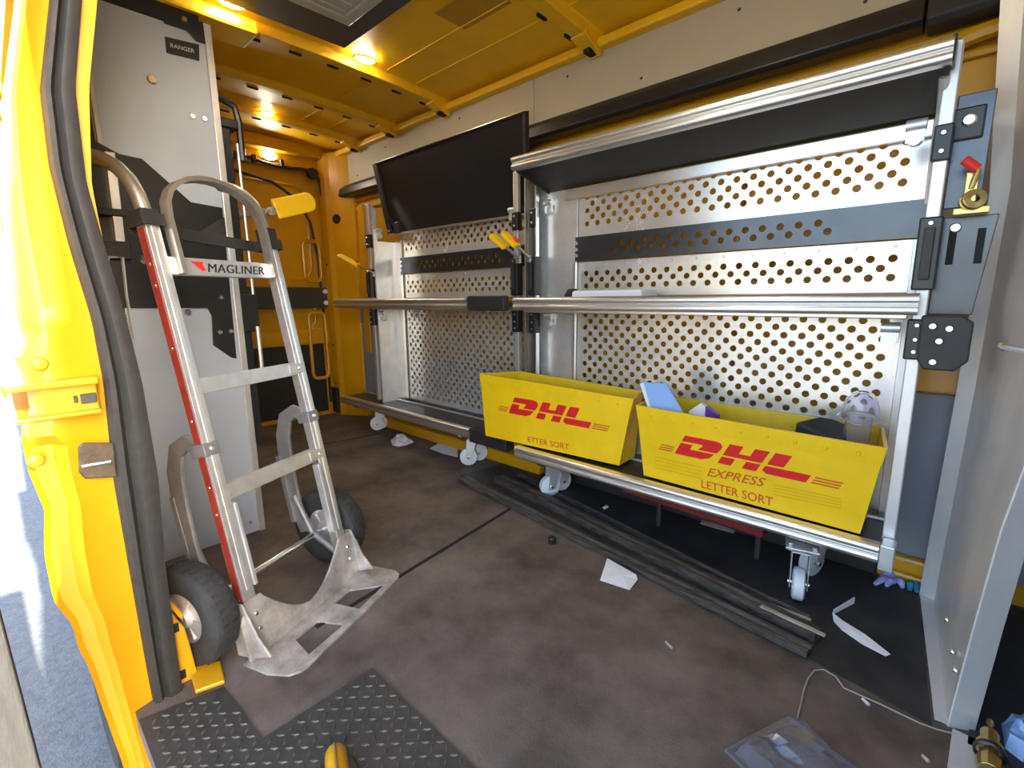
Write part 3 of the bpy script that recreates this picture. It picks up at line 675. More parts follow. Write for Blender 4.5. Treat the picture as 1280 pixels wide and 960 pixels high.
def caster(u, x, y, ang, plate_z):
    R = .048; d = Vector((math.cos(ang), math.sin(ang), 0)); ax = Vector((-d.y, d.x, 0)); c = Vector((x,y,R+.0045)); up = Vector((0,0,1))
    mb = MB()
    mb.hexa([c+d*p+ax*q+up*(plate_z-R-h) for h in (.006,0) for p,q in ((-.05,-.042),(.05,-.042),(.05,.042),(-.05,.042))])
    k = c+d*.022
    mb.cyl(k+up*(plate_z-R-.03), k+up*(plate_z-R-.006), .026, 16)
    top = plate_z-R-.03
    for s in (-1,1):
        poly = [k+d*.026+up*top, k-d*.030+up*top, c-d*.016-up*.012, c+d*.016-up*.012]
        mb.prism([p+ax*.021*s for p in poly], ax*.003*s)
    mb.hexa([k+d*p+ax*q+up*h for h in (top-.004,top) for p,q in ((-.030,-.024),(.026,-.024),(.026,.024),(-.030,.024))])
    for p,q in ((-.038,-.03),(.038,-.03),(.038,.03),(-.038,.03)): mb.cyl(c+d*p+ax*q+up*(plate_z-R-.012), c+d*p+ax*q+up*(plate_z-R+.010), .006, 8)
    o = mb.build('caster', M_GALV, u, bevel=.002)
    MB().lathe([(.012,-.017),(.040,-.016),(.047,-.012),(.048,0),(.047,.012),(.040,.016),(.012,.017)], c, ax, 28).build('wheel', M_WHITE, o, smooth=True)
    mb = MB(); mb.cyl(c-ax*.028, c+ax*.028, .007, 10); mb.build('axle_bolt', M_BOLT, o, smooth=True)

def shelf_unit(x0, x1, F, B, side_x, perf_x0, label, cps, ys, chan, cap):
    u = thing('shelving_unit', ((x0+x1)/2, B, 0), label, 'shelving')
    # back sheets
    xp1 = x1-.03
    for name, za, zb in (('upper_back_sheet',1.145,1.335),('middle_back_sheet',.90,1.042),('lower_back_sheet',.255,.853)):
        mb = MB(); perforated(mb, perf_x0, xp1, za, zb, B, .014, .02, .020 if name!='upper_back_sheet' else .03, .026 if name=='middle_back_sheet' else .014)
        if name[0] == 'm':
            for i in range(12): mb.add(*(lambda q:(q.v,q.f))(bolt((perf_x0+.05+i*(xp1-perf_x0-.1)/11,B-.001,1.028),(0,-1,0),.004,.003)))
        solid(mb.build(name, M_PERF, u))
    mb = MB(); perforated(mb, perf_x0+.005, xp1+.012, 1.045, 1.143, B-.022, .15, .185, .016, .018)
    bd = solid(mb.build('steel_band', M_BAND, u), .004)
    b = MB()
    for z in (1.068,1.093,1.118): 
        for dx in (.012,): b.add(*(lambda q:(q.v,q.f))(bolt((perf_x0+dx,B-.024,z),(0,-1,0),.008,.006)))
    b.build('band_bolt', M_BOLT, bd)
    # end panel running front to back, returned edges
    mb = MB(); mb.prism([(side_x-.002,ys,.20),(side_x-.002,B+.01,.20),(side_x-.002,B+.01,1.24 if cap else 1.435),(side_x-.002,ys+.028,1.24 if cap else 1.435),(side_x-.002,ys+.028,1.435),(side_x-.002,ys,1.435)] if cap else [(side_x-.002,ys,.20),(side_x-.002,B+.01,.20),(side_x-.002,B+.01,1.435),(side_x-.002,ys,1.435)], (.003,0,0)); mb.box((side_x,B-.012,.255),(perf_x0+.006,B-.009,1.25 if cap else 1.40)); mb.box((side_x-.002,ys-.003,.20),(side_x+.010,ys+.001,1.435))
    mb.build('end_panel', M_GALV, u, bevel=.001)
    mb = MB(); mb.box((perf_x0-.012,B-.018,.255),(perf_x0+.002,B-.010,1.04)); 
    mb.build('end_fold', M_ALU, u)
    # right end column and post
    mb = MB(); mb.box((xp1-.012,B-.014,.255),(xp1+.020,B-.004,1.042)); mb.box((xp1+.018,F+.15,.22),(xp1+.021,B-.004,1.30)); mb.build('end_column', M_GALV, u, bevel=.002)
    # bottom shelf on casters
    mb = MB(); mb.box((x0+.004,F+.026,.236),(x1-.004,B-.03,.244)); mb.box((x0+.10,F+.03,.18),(x0+.14,B-.03,.236)); mb.box((x1-.22,F+.03,.18),(x1-.18,B-.03,.236))
    bs = mb.build('bottom_shelf', M_DECK, u, bevel=.001)
    mb = MB(); lip(mb, x0, x1-.012-cap, F, .200); mb.build('front_lip', M_ALU, bs, smooth=True)
    mb = MB(); mb.box((x0+.01,B-.06,.244),(x1-.02,B-.048,.253)); mb.build('rear_lip', M_GALV, bs, bevel=.003)
    mb = MB(); mb.box((x1-.011-cap,F-.002,.185),(x1+(.02 if not cap else 0),F+.055,.254)); mb.build('corner_block', M_BLACKM if cap else M_GALV, bs, bevel=.003)
    if cap:
        mb = MB(); mb.box((x1-cap,F-.004,.838),(x1,F+.03,.906)); mb.build('end_cap', M_BLACKM, u, bevel=.006)
    for x, y, a in cps: caster(u, x, y, a, .178)
    # middle shelf
    mb = MB(); mb.box((x0+.004,F+.026,.872),(x1-.004,B-.02,.880)); ms = mb.build('middle_shelf', M_DECK, u)
    mb = MB(); lip(mb, x0, x1-cap, F, .846); mb.build('front_lip', M_ALU, ms, smooth=True)
    mb = MB(); mb.box((x0+.03,F+.03,.835),(x1-.02,F+.045,.872)); mb.box((x0+.03,B-.06,.838),(x1-.03,B-.045,.872)); mb.build('under_lip', M_ALU, ms, bevel=.003)
    # post mechanisms at both ends, with yellow-gripped toggles
    for sx, xx in ((-1,side_x-.035),(1,x1+.0)):
        y = (1.70 if cap else F+.06) if sx > 0 else ys-.012
        if cap and sx > 0: xx = P(645,350,'y',y).x
        if chan and sx < 0:
            xx = P(667,350,'y',y).x
            mb = MB(); mb.box((xx-.033,y,.26),(xx+.033,y+.004,1.455)); po = mb.build('channel_post', M_CHAN, u)
            for q in (-.033,.027):
                mb = MB(); mb.box((xx+q,y-.022,.26),(xx+q+.006,y,1.455)); mb.build('channel_edge', M_ALU, po)
            y -= .018; xx += .014
        else:
            mb = MB(); mb.box((xx-.014,y,.19 if sx>0 and not cap else .26),(xx+.014,y+.022,1.455)); po = mb.build('post', M_POSTM, u, bevel=.003)
        mb = MB(); mb.box((xx-.022,y-.016,.905),(xx+.022,y+.026,1.075)); pm = mb.build('latch_carriage', M_BLACK, u, bevel=.004)
        mb = MB(); mb.box((xx-.010,y-.026,.93),(xx+.010,y-.0165,1.05)); mb.build('slide_cover', M_BLACKM, pm, bevel=.002)
        mb = MB(); mb.box((xx-.02,y-.012,.735),(xx+.02,y+.026,.835)); pl = mb.build('lower_stop', M_BLACK, u, bevel=.004)
        mb = MB(); mb.box((xx-.018,y-.008,1.20),(xx+.018,y+.026,1.28)); pu = mb.build('upper_stop', M_BLACK, u, bevel=.004)
        for z, o_, par in ((.755,.012,pl),(.785,.012,pl),(.82,.012,pl),(1.22,.008,pu),(1.26,.008,pu),(1.06,.016,pm)): bolt((xx,y-o_,z),(0,-1,0),.006,.006).build('bolt', M_BOLT, par)
        for z in (.79,1.28):
            mb = MB(); cx = xx+.055*(1 if sx<0 else -1); mb.cyl((cx-.02,y+.04,z+.02),(cx+.02,y+.04,z+.02), .014, 12); mb.box((cx-.018,y+.035,z-.02),(cx+.018,y+.045,z+.02)); mb.cyl((cx,y+.03,z-.012),(cx,y+.055,z-.012), .016, 12)
            mb.build('hinge', M_GALV, u, smooth=True)
    return u
M_CHAN = mat('brown_grey_channel', (.075,.062,.05), .45, .4, var=.1)
M_POSTM = mat('satin_post', (.66,.65,.66), .38, .7, var=.03, scale=3)
right = shelf_unit(-1.39, -.085, 1.50, 1.75, P(668,360,'y',1.715).x, -1.245, 'perforated steel shelving unit with top shelf, holding the yellow letter bins', ((-1.30,1.635,math.radians(63)),(-.275,1.53,math.radians(104)),(-1.30,1.72,1.2),(-.275,1.70,1.2)), 1.715, True, 0)
left = shelf_unit(-3.05, -1.50, 1.56, 1.80, -2.66, -2.60, 'perforated steel shelving unit with empty shelves below the flat black panel', ((-2.885,1.72,math.radians(55)),(-1.885,1.665,math.radians(45)),(-2.9,1.755,.9),(-1.9,1.755,.9)), 1.635, False, .245)

# tilted top shelf of the right-hand unit
ang = math.atan2(-.072, .27)
Mt = Matrix.Translation((0,1.50,1.397)) @ Matrix.Rotation(ang, 4, 'X')
x0, x1 = -1.39, -.085
mb = MB(); mb.box((x0+.006,.024,.010),(x1-.006,.245,.016), Mt); mb.box((x0+.003,.02,.0),(x0+.012,.235,.05), Mt); mb.box((x1-.014,.02,.0),(x1-.004,.235,.05), Mt); ts = mb.build('top_shelf', M_DECK, right, bevel=.001)
mb = MB(); mb.sweep(LIP, [(x0,1.5,1.396),(x1,1.5,1.393)], (0,1,0),(0,0,1)); mb.build('front_lip', M_ALU, ts, smooth=True)
mb = MB(); mb.box((x0+.09,1.725,1.298),(x1-.03,1.738,1.340)); mb.build('rear_lip', M_ALU, ts, bevel=.003)
mb = MB(); mb.box((x1-.004,1.505,1.395),(x1+.004,1.558,1.45)); mb.build('end_cap', M_BLACK, ts, bevel=.002)
mb = MB(); mb.tube([(x1-.012,1.57,1.40),(x1-.02,1.64,1.25),(x1-.02,1.66,1.12)], .006, 8); mb.tube([(x1-.012,1.55,1.38),(x1-.012,1.60,1.32)], .010, 8); mb.build('gas_strut', M_GALV, right, smooth=True)
# right end mounting plates
mb = MB(); mb.prism([(-.072,1.60,.845),(.010,1.60,.845),(.030,1.60,1.075),(-.066,1.60,1.075)], (0,.006,0)); mb.box((-.07,1.595,1.095),(-.005,1.603,1.345))
mp = mb.build('mounting_plate', M_BAND, right, bevel=.002)
mb = MB()
for x in (-.045,.005): mb.box((x-.007,1.596,.965),(x+.007,1.600,1.045))
mb.build('plate_slot', M_SEAM, mp)
bolt((-.042,1.599,1.05),(0,-1,0),.012,.008).build('bolt', M_BOLT, mp)
mb = MB(); mb.box((-.075,1.585,1.245),(-.018,1.60,1.315)); k_ = mb.build('clip_block', M_BLACK, right, bevel=.004); bolt((-.045,1.585,1.285),(0,-1,0),.014,.008).build('bolt', M_BOLT, k_)
mb = MB(); mb.prism([(-.078,1.53,.775),(-.078,1.53,.845),(-.006,1.53,.845),(.016,1.53,.83),(.016,1.53,.74),(-.006,1.53,.715),(-.062,1.53,.715),(-.075,1.53,.735)], (0,.03,0)); gs = mb.build('corner_gusset', M_BLACKM, right, bevel=.004)
for x,z in ((-.055,.82),(-.025,.815),(-.040,.785),(-.046,.735)): bolt((x,1.53,z),(0,-1,0),.009,.007).build('bolt', M_BOLT, gs, smooth=True)
# toggle clamp with red tip on the right post
tcz = thing('toggle_clamp', (-.035,1.56,1.10), 'small brassy toggle clamp with red tip at the right end post', 'clamp')
mb = MB(); mb.lathe([(.012,-.02),(.030,-.018),(.032,-.006),(.024,0),(.032,.006),(.030,.018),(.012,.02)], (-.012,1.555,1.105), (.3,-.9,.2), 20); mb.box((-.035,1.545,1.10),(-.005,1.575,1.19)); mb.tube([(-.02,1.55,1.14),(-.01,1.54,1.19),(-.022,1.535,1.215)], .009, 8); mb.box((-.055,1.55,1.065),(.03,1.592,1.085))
mb.build('clamp_body', M_GOLD, tcz, bevel=.002)
mb = MB(); mb.tube([(-.012,1.532,1.195),(-.045,1.520,1.225)], .014, 12); mb.build('clamp_tip', M_REDP, tcz, smooth=True)
tcz.scale = (.72,.72,.72)

# yellow-gripped toggles
def toggle(base, tip, label, red=True, w=.040):
    base, tip = Vector(base), Vector(tip); t = thing('toggle_latch', base, label, 'latch handle', 'yellow-gripped toggle latches')
    d = (tip-base); s_ = d.normalized()
    mb = MB(); mb.tube([base, base+d*.3, base+d*.5], .006, 8); mb.tube([base+Vector((.012,0,-.006)), base+d*.35+Vector((.008,0,0))], .005, 8); mb.box((base.x-.010,base.y-.004,base.z-.022),(base.x+.010,base.y+.008,base.z+.006)); mb.build('lever', M_BOLT, t, smooth=True)
    grip(base+d*.42, tip, w, .016, 'grip', t)
    if red:
        q = base+d*.42+Vector((.004,0,.020)); mb = MB(); mb.tube([q, q+s_*.022], .007, 8); mb.build('red_button', M_REDP, t, smooth=True)
b1 = P(652,322,'y',1.525); toggle(b1+Vector((-.02,.0,0)), P(613,293,'y',1.50), 'yellow-gripped toggle latch between the two shelving units, left one of the pair', False)
b2 = P(660,321,'y',1.525); toggle(b2, P(628,290,'y',1.50), 'yellow-gripped toggle latch between the two shelving units, right one of the pair')
b3 = P(466,341,'y',1.60); toggle(b3, P(423,319,'y',1.56), 'yellow-gripped toggle latch by itself at the far left end of the shelves', True)
# top shelf of the left unit, folded up and tilted out
tl, tr, br_, bl_ = P(465,205,'y',1.66), P(655,138,'y',1.66), P(657,270,'y',1.765), P(485,295,'y',1.765)
fpn = thing('folded_shelf', (bl_+br_)/2, 'large flat black panel, a folded-up top shelf, tilted out above the left shelves', 'folded shelf')
Xv = (br_-bl_).normalized(); Zv = ((tl+tr)/2-(bl_+br_)/2).normalized(); Nv = Xv.cross(Zv).normalized()
if Nv.y > 0: Nv = -Nv
def fp(a, c, n):
    lo = bl_.lerp(br_, a); hi = tl.lerp(tr, a); return lo.lerp(hi, c) + Nv*n
def fbox(mb, a0,a1,c0,c1,n0,n1): return mb.hexa([fp(a,c,n) for n in (n0,n1) for a,c in ((a0,c0),(a1,c0),(a1,c1),(a0,c1))])
mb = MB(); fbox(mb, .02,.995,.03,.99,-.03,-.012); mb.build('panel_face', M_FOLD, fpn, bevel=.001)
mb = MB(); fbox(mb, 0,.035,0,1,-.034,0); fbox(mb,.035,1,.975,1,-.034,-.004); fbox(mb,.99,1,0,1,-.034,-.004); mb.build('panel_frame', M_BLACKM, fpn, bevel=.003)
mb = MB(); fbox(mb, .012,1,0,.028,-.034,.006); fbox(mb,.0,1,.992,1.0,-.03,.002); mb.build('panel_edge', M_ALU, fpn, bevel=.002)
bolt(fp(.018,.07,0), Nv, .008,.005).build('bolt', M_BOLT, fpn)
mb = MB(); mb.box((-2.60,1.745,1.285),(-2.55,1.785,1.35)); mb.build('hinge', M_BLACK, fpn, bevel=.003)
mb = MB(); mb.tube([fp(.0,.95,-.02), fp(-.02,.5,-.03)+Vector((0,.02,0)), (-2.60,1.75,1.32)], .007, 8); mb.build('stay', M_BLACK, fpn, smooth=True)

# ------------------------------------------------------------------ letter bins
def dhl(face, a0, a1, c0, c1, h, parent, M):
    """word mark between two measured baseline points"""
    lo = [[(0,0),(0,.60),(.55,.60),(.55,.36),(1.62,.36),(1.52,.12),(1.25,0)], [(0,.70),(0,1),(1.35,1),(1.60,.95),(1.75,.80),(1.75,.62),(1.68,.43),(.85,.43),(.98,.62),(.93,.70)],
          [(1.95,.43),(1.95,1),(2.5,1),(2.5,.63),(2.95,.63),(2.95,1),(3.5,1),(3.5,.43)], [(1.95,0),(1.95,.35),(2.5,.35),(2.5,0)], [(2.95,0),(2.95,.35),(3.5,.35),(3.5,0)],
          [(3.7,.43),(3.7,1),(4.3,1),(4.3,.43)], [(3.68,.35),(3.68,.12),(3.9,0),(5.3,0),(5.3,.35)]]
    def tr(x, y): 
        x = x+.50*y; t = x/5.3; return face(a0+(a1-a0)*t, c0+(c1-c0)*t+h*y)
    mb = MB()
    for p in lo: mb.add([tr(*q) for q in p], [tuple(range(len(p)))])
    lm = mb.build('logo', M, parent)
    mb = MB()
    for y in (.03,.15,.27):
        mb.add([tr(-.80,y),tr(-.16,y),tr(-.16,y+.06),tr(-.80-.03,y+.06)],[(0,1,2,3)]); mb.add([tr(5.45,y),tr(6.35,y),tr(6.35,y+.06),tr(5.45,y+.06)],[(0,1,2,3)])
    mb.build('speed_lines', M_REDL, parent); return tr
def letter_bin(px_bot, px_top, px_back, zb, zt, label, logo, texts, ymax, faint=False):
    FLb, FRb = P(*px_bot[0],'z',zb), P(*px_bot[1],'z',zb); FLt, FRt = P(*px_top[0],'y',zt), P(*px_top[1],'y',zt)
    _n = (FRb-FLb).cross(FLt-FLb); _d = FRt-CAM; FRt = CAM+_d*((FLb-CAM).dot(_n)/_d.dot(_n))
    BLt, BRt = P(*px_back[0],'y',ymax[0]), P(*px_back[1],'y',ymax[1]); BLt.z = FLt.z; BRt.z = FRt.z
    BLb = BLt + (FLb-FLt); BLb.z = zb; BLb.y = BLt.y-.03; BRb = BRt.copy(); BRb.x = FRb.x+.004+.25*(BRt.x-FRt.x); BRb.z = zb; BRb.y = BRt.y-.012; BLb.x = FLb.x-.004; BLb.y = BLt.y-.012
    t = thing('letter_bin', ((FLb+FRb+BLb+BRb)/4), label, 'bin', 'yellow letter sorting bins')
    ob = [FLb,FRb,BRb,BLb]; ot = [FLt,FRt,BRt,BLt]; cb = sum(ob,Vector())/4; ct = sum(ot,Vector())/4
    sg = ((1,1),(-1,1),(-1,-1),(1,-1))
    ib = [p+Vector((q[0]*.005,q[1]*.005,.006)) for p,q in zip(ob,sg)]; it = [p+Vector((q[0]*.005,q[1]*.005,0)) for p,q in zip(ot,sg)]
    mb = MB(); n = 10
    mb.add(ob+ot+ib+it, [(3,2,1,0),(0,1,5,4),(1,2,6,5),(2,3,7,6),(3,0,4,7),(4,5,13,12),(5,6,14,13),(6,7,15,14),(7,4,12,15)])
    mb.cur = 1; mb.add(ib+it, [(0,1,2,3),(0,4,5,1),(1,5,6,2),(2,6,7,3),(3,7,4,0)])
    mb.build('tray', [M_BIN, M_BINI], t)
    mb = MB(); k = .20  # folded rim band
    def side(i, s): return ot[i].lerp(ob[i], s)
    for i in range(4):
        j = (i+1)%4
        a, b, c_, d = ot[i], ot[j], side(j,k), side(i,k)
        nn = (b-a).cross(d-a).normalized(); ctr = (a+b)/2
        if (ctr-ct).dot(nn) < 0: nn = -nn
        e = .0035
        mb.hexa([d, c_, c_+nn*e*.4, d+nn*e*.4, a, b, b+nn*e, a+nn*e])
    rb = mb.build('rim_band', M_BIN, t)
    nrmF = (FRb-FLb).cross(FLt-FLb).normalized()
    if nrmF.y > 0: nrmF = -nrmF
    ex = (FRb-FLb).normalized(); ez = nrmF.cross(ex).normalized()
    if ez.z < 0: ez = -ez
    def face(a, c, n=.0012): return FLb+ex*a+ez*c+nrmF*n
    def inv(u, v):
        d = CR*((u-640)/FPX)-CU*((v-480)/FPX)+CF; tt = (FLb-CAM).dot(nrmF)/d.dot(nrmF); p = CAM+d*tt-FLb; return p.dot(ex), p.dot(ez)
    b = MB(); m0 = 9
    for i in range(m0):
        p = FLt.lerp(FRt,(i+.7)/(m0+.4)).lerp(FLb.lerp(FRb,(i+.7)/(m0+.4)), k*.52)+nrmF*.0035; b.add(*(lambda q:(q.v,q.f))(bolt(p, nrmF, .006,.003)))
    b.build('rivet', M_BINI, rb)
    (a0,c0),(a1,c1) = inv(*logo[0]), inv(*logo[1]); _, ctop = inv(*logo[2]); 
    dhl(face, a0, a1, c0, c1, abs(ctop-c0), t, M_RED)
    for body, pl_, pr_, h, sh in texts:
        (p0,q0),(p1,q1) = inv(*pl_), inv(*pr_); tv, tf = text_mesh(body, 1, sh, .008)
        mb = MB(); mb.add([face(p0+(p1-p0)*x, q0+(q1-q0)*x+h*y) for x,y in tv], tf); mb.build('lettering', M_REDL, t)
    if faint:
        mb = MB()
        for k_ in range(4):
            for (ua,va),(ub,vb) in (((819,571+k_*4.5),(877,585+k_*4.5)),((967,606+k_*4),(1052,624+k_*4))):
                (p0,q0),(p1,q1) = inv(ua,va), inv(ub,vb); mb.add([face(p0,q0),face(p1,q1),face(p1,q1+.0022),face(p0,q0+.0022)],[(0,1,2,3)])
        mb.build('print_lines', M_FAINT, t)
    # hand hole
    return t, face, inv
binL,_,_ = letter_bin(((607,544.6),(774,582)), ((600,467),(791,498.5)), ((651,464),(803,494)), .257, 1.498, 'yellow plastic letter bin, left of the two and empty-looking, with red lettering', ((636,516),(736,535.5),(641,496)),
    (('ETTER SORT',(660,552.5),(711.5,562.5),.026,0),), (1.668,1.715))
binR,_,_ = letter_bin(((804.6,594),(1075,667.5)), ((796,506.5),(1108,560)), ((822,487),(1104,531)), .255, 1.512, 'yellow plastic letter bin, right of the two, holding papers and a black bag', ((843.5,566.5),(1007,603),(850,543)),
    (('EXPRESS',(884,594.5),(957,609),.030,.35),('LETTER SORT',(877,609.5),(966,633),.030,0)), (1.735,1.735), True)

# things in the right bin
c = [P(804,478,'y',1.54),P(833,479.5,'y',1.54),P(856,520,'y',1.54),P(815,515,'y',1.54)]
mb = MB(); c2 = [p.copy() for p in c]; low = [c[3]+Vector((.006,.012,-.12)), c[2]+Vector((.008,.012,-.12))]
mb.hexa([low[0],low[1],low[1]+Vector((0,.004,0)),low[0]+Vector((0,.004,0)), c[3],c[2],c[2]+Vector((0,.004,0)),c[3]+Vector((0,.004,0))]); mb.hexa([c[3],c[2],c[2]+Vector((0,.004,0)),c[3]+Vector((0,.004,0)),c[0],c[1],c[1]+Vector((0,.004,0)),c[0]+Vector((0,.004,0))])
mb.cur = 1; mb.hexa([c[3]+Vector((-.012,.002,0)),c[3],c[3]+Vector((0,.004,0)),c[3]+Vector((-.012,.006,0)),c[0]+Vector((-.014,.002,-.008)),c[0],c[0]+Vector((0,.004,0)),c[0]+Vector((-.014,.006,-.008))])
tag(mb.build('folded_card', [M_PBLUE, M_PAPER]), 'pale blue folded card sticking up in the right yellow bin', 'card')
a, b, c_, d = P(861,514,'y',1.60), P(876,504,'y',1.60), P(897,519,'y',1.59), P(884,526,'y',1.58)
mb = MB(); dn = Vector((0,0,-.17)); mid = [a.lerp(d,.35), b.lerp(c_,.28)]
mb.hexa([a+dn, mid[0]+dn, mid[0]+dn+Vector((0,.02,0)), a+dn+Vector((0,.02,0)), a, mid[1]+(b-mid[1])*.5, mid[1]+Vector((0,.02,0)), b+Vector((0,.02,0))]) if False else None
mb.prism([a+dn, a, b, mid[1], mid[1]+dn], (0,.02,0)); mb.cur = 1; mb.prism([mid[1]+dn, mid[1]+Vector((.001,-.001,0)), c_, c_+dn], (0,.022,0))
tag(mb.build('packet', [M_PAPER, M_PURP]), 'small white and purple packet poking out of the right yellow bin', 'packet')
def blob(name, pts, z, h, mt, label, cat, seed=1, n=26, thick=None):
    """crumpled low heap inside an outline"""
    rnd = random.Random(seed); cx = sum(p[0] for p in pts)/len(pts); cy = sum(p[1] for p in pts)/len(pts); vs = [(cx,cy,z+h)]; fs = []; rings = 5; m_ = len(pts)
    for r in range(1,rings+1):
        t = r/rings
        for i,(px,py) in enumerate(pts):
            jit = h*.55*rnd.uniform(-1,1)*(1 if r<rings else 0)
            vs.append((cx+(px-cx)*t+rnd.uniform(-1,1)*.006*(r<rings), cy+(py-cy)*t+rnd.uniform(-1,1)*.006*(r<rings), z+max(.0008,h*(1-t**2)+jit) if r<rings else z+.0006))
    for i in range(m_): fs.append((0,1+i,1+(i+1)%m_))
    for r in range(rings-1):
        for i in range(m_): fs.append((1+r*m_+i,1+(r+1)*m_+i,1+(r+1)*m_+(i+1)%m_,1+r*m_+(i+1)%m_))
    fs.append(tuple(1+(rings-1)*m_+i for i in reversed(range(m_))))
    return tag(MB().add(vs, fs).build(name, mt), label, cat)
bag = MB(); top = [P(995,527,'y',1.60),P(1025,520,'y',1.63),P(1045,524,'y',1.62),P(1058,530,'y',1.60),P(1060,545,'y',1.57),P(1040,552,'y',1.56)]
bt = [Vector((p.x*.9-.05, min(p.y,1.66), .30)) for p in top]; bag.add(top+bt, [tuple(range(6))]+[(i,(i+1)%6,6+(i+1)%6,6+i) for i in range(6)]+[tuple(range(11,5,-1))])
tag(bag.build('black_bag', M_BLACKM, bevel=.006), 'black plastic bag lying in the right end of the right bin', 'bag')
cc = P(1075,517,'y',1.585); cup = thing('plastic_cup', cc, 'clear plastic cup with domed top in the right end of the right bin', 'cup')
mb = MB(); prof = [(.012,.075),(.024,.070),(.036,.055),(.042,.030),(.046,.004),(.052,.0),(.050,-.002),(.044,.003),(.040,.028),(.034,.053),(.022,.067),(.012,.072)]
mb.lathe(prof, cc+Vector((0,0,-.012)), (.05,-.15,.98), 24); mb.build('dome', M_CLEAR, cup, smooth=True)
mb = MB(); mb.lathe([(.030,-.012),(.034,-.06),(.028,-.10),(.026,-.10),(.032,-.06),(.028,-.012)], cc, (.05,-.15,.98), 20); mb.build('cup_wall', M_CLEAR, cup, smooth=True)
# things on the middle right shelf
pa, pb = P(720,366,'y',1.64), P(818,366,'y',1.64)
mb = MB(); mb.hexa([Vector((x,y,z)) for z,d in ((.8805,0),(.921,.008)) for x,y in ((pa.x+d,1.60),(pb.x-.03,1.60),(pb.x-.02,1.71),(pa.x+d,1.71))]); tag(mb.build('padded_envelope', M_PAPER, bevel=.008), 'white padded envelope lying on the right middle shelf', 'envelope')
pc = P(712,366,'y',1.62); mb = MB(); mb.prism([(pc.x-.018,1.60,.8805),(pc.x+.018,1.60,.8805),(pc.x+.016,1.60,.930),(pc.x+.004,1.60,.928),(pc.x-.012,1.60,.905)], (0,.05,0)); tag(mb.build('door_wedge', M_BLACKM, bevel=.003), 'small black wedge beside the white envelope on the middle shelf', 'wedge')

# ------------------------------------------------------------------ floor litter
def FP(u, v, z=.004): return P(u, v, 'z', z)
# scraped trim lengths
def plank(name, pa, pb, wa, wb, z0, z1, mt, label, edge=None):
    a, b = Vector(pa), Vector(pb); n_ = 14; d = b-a; d.z = 0; nn = Vector((-d.y,d.x,0)).normalized(); rnd = random.Random(len(label)); vs = []; fs = []
    for i in range(n_+1):
        t = i/n_; w = wa+(wb-wa)*t; j1, j2 = rnd.uniform(-.004,.004), rnd.uniform(-.004,.004); p = a+d*t
        for o, z in ((-w/2+j1,z0),(w/2+j2,z0),(w/2+j2,z1),(w*.2,z1+.004*rnd.random()),(0,z1-.004),(-w*.25,z1+.003*rnd.random()),(-w/2+j1,z1)): vs.append((p.x+nn.x*o, p.y+nn.y*o, z))
    for i in range(n_):
        for k in range(7): fs.append((i*7+k,i*7+(k+1)%7,(i+1)*7+(k+1)%7,(i+1)*7+k))
    fs += [tuple(range(6,-1,-1)), tuple(range(7*n_,7*n_+7))]
    return tag(MB().add(vs, fs).build(name, mt), label, 'trim strip', 'worn trim strips on the floor')
plank('trim_strip', FP(578,600), FP(1012,818), .060,.050, .0045,.020, M_WOOD, 'longest scraped black trim strip on the floor, its near edge toward the camera')
s2 = plank('trim_strip', FP(625,600), FP(1022,800), .075,.045, .0045,.028, M_WOOD, 'middle one of the three scraped trim strips, tucked between the other two')
plank('trim_strip', FP(640,596)+Vector((.02,.03,0)), FP(1010,776), .030,.018, .0045,.016, M_WOOD, 'thin pale-edged trim strip nearest the casters of the right shelves')
mb = MB(); strip_on_floor(FP(890,732), FP(1013,781), .010, .0165,.020, mb); strip_on_floor(FP(950,768), FP(1030,806), .012, .029,.033, mb)
tag(mb.build('splintered_edging', M_PALEW), 'pale splintered edging on the right ends of the floor strips', 'edging')
mb = MB(); q = FP(690,677); mb.lathe([(0,.022),(.013,.022),(.016,.018),(.016,0),(0,0)], (q.x,q.y,.0006), (0,0,1), 18); tag(mb.build('bottle_cap', M_BLACK, smooth=True), 'small round black cap on the floor beside the scraped strips', 'cap')
def sheet_on_floor(name, px, lift, mt, label, cat, th=.0012, z=.004):
    pts = [FP(u,v,z) for u,v in px]; 
    for p, l in zip(pts, lift): p.z = z+l
    n = len(pts); vs = pts+[p+Vector((0,0,th)) for p in pts]; c0 = sum(pts,Vector())/n; vs += [c0+Vector((0,0,.004)), c0+Vector((0,0,.004+th))]
    fs = [(i,(i+1)%n,n+(i+1)%n,n+i) for i in range(n)]+[((i+1)%n,i,2*n) for i in range(n)]+[(n+i,n+(i+1)%n,2*n+1) for i in range(n)]
    return tag(MB().add(vs, fs).build(name, mt), label, cat)
sheet_on_floor('folded_paper', ((759,702),(795,722),(797,726),(787,738),(750,726)), (.012,.010,.004,.001,.001), M_PAPER, 'folded white paper on the open floor in front of the scraped strips', 'paper', z=.0008)
o = sheet_on_floor('paper_strip', ((1040,767),(1052,778),(1080,796),(1113,819),(1107,821),(1078,806),(1052,788),(1042,777)), (.004,.006,.008,.002,.001,.001,.001,.001), M_PAPER, 'bent white paper strip on the black sheet near the metal partition', 'paper strip')
mb = MB(); a, b = FP(1041,768), FP(1066,755); mb.hexa([a+Vector((0,0,.001)), b+Vector((0,0,.001)), b+Vector((.003,.004,.001)), a+Vector((.003,.004,.001)), a+Vector((0,0,.016)), b+Vector((0,0,.022)), b+Vector((.003,.004,.022)), a+Vector((.003,.004,.016))]); mb.build('folded_end', M_PAPER, o)
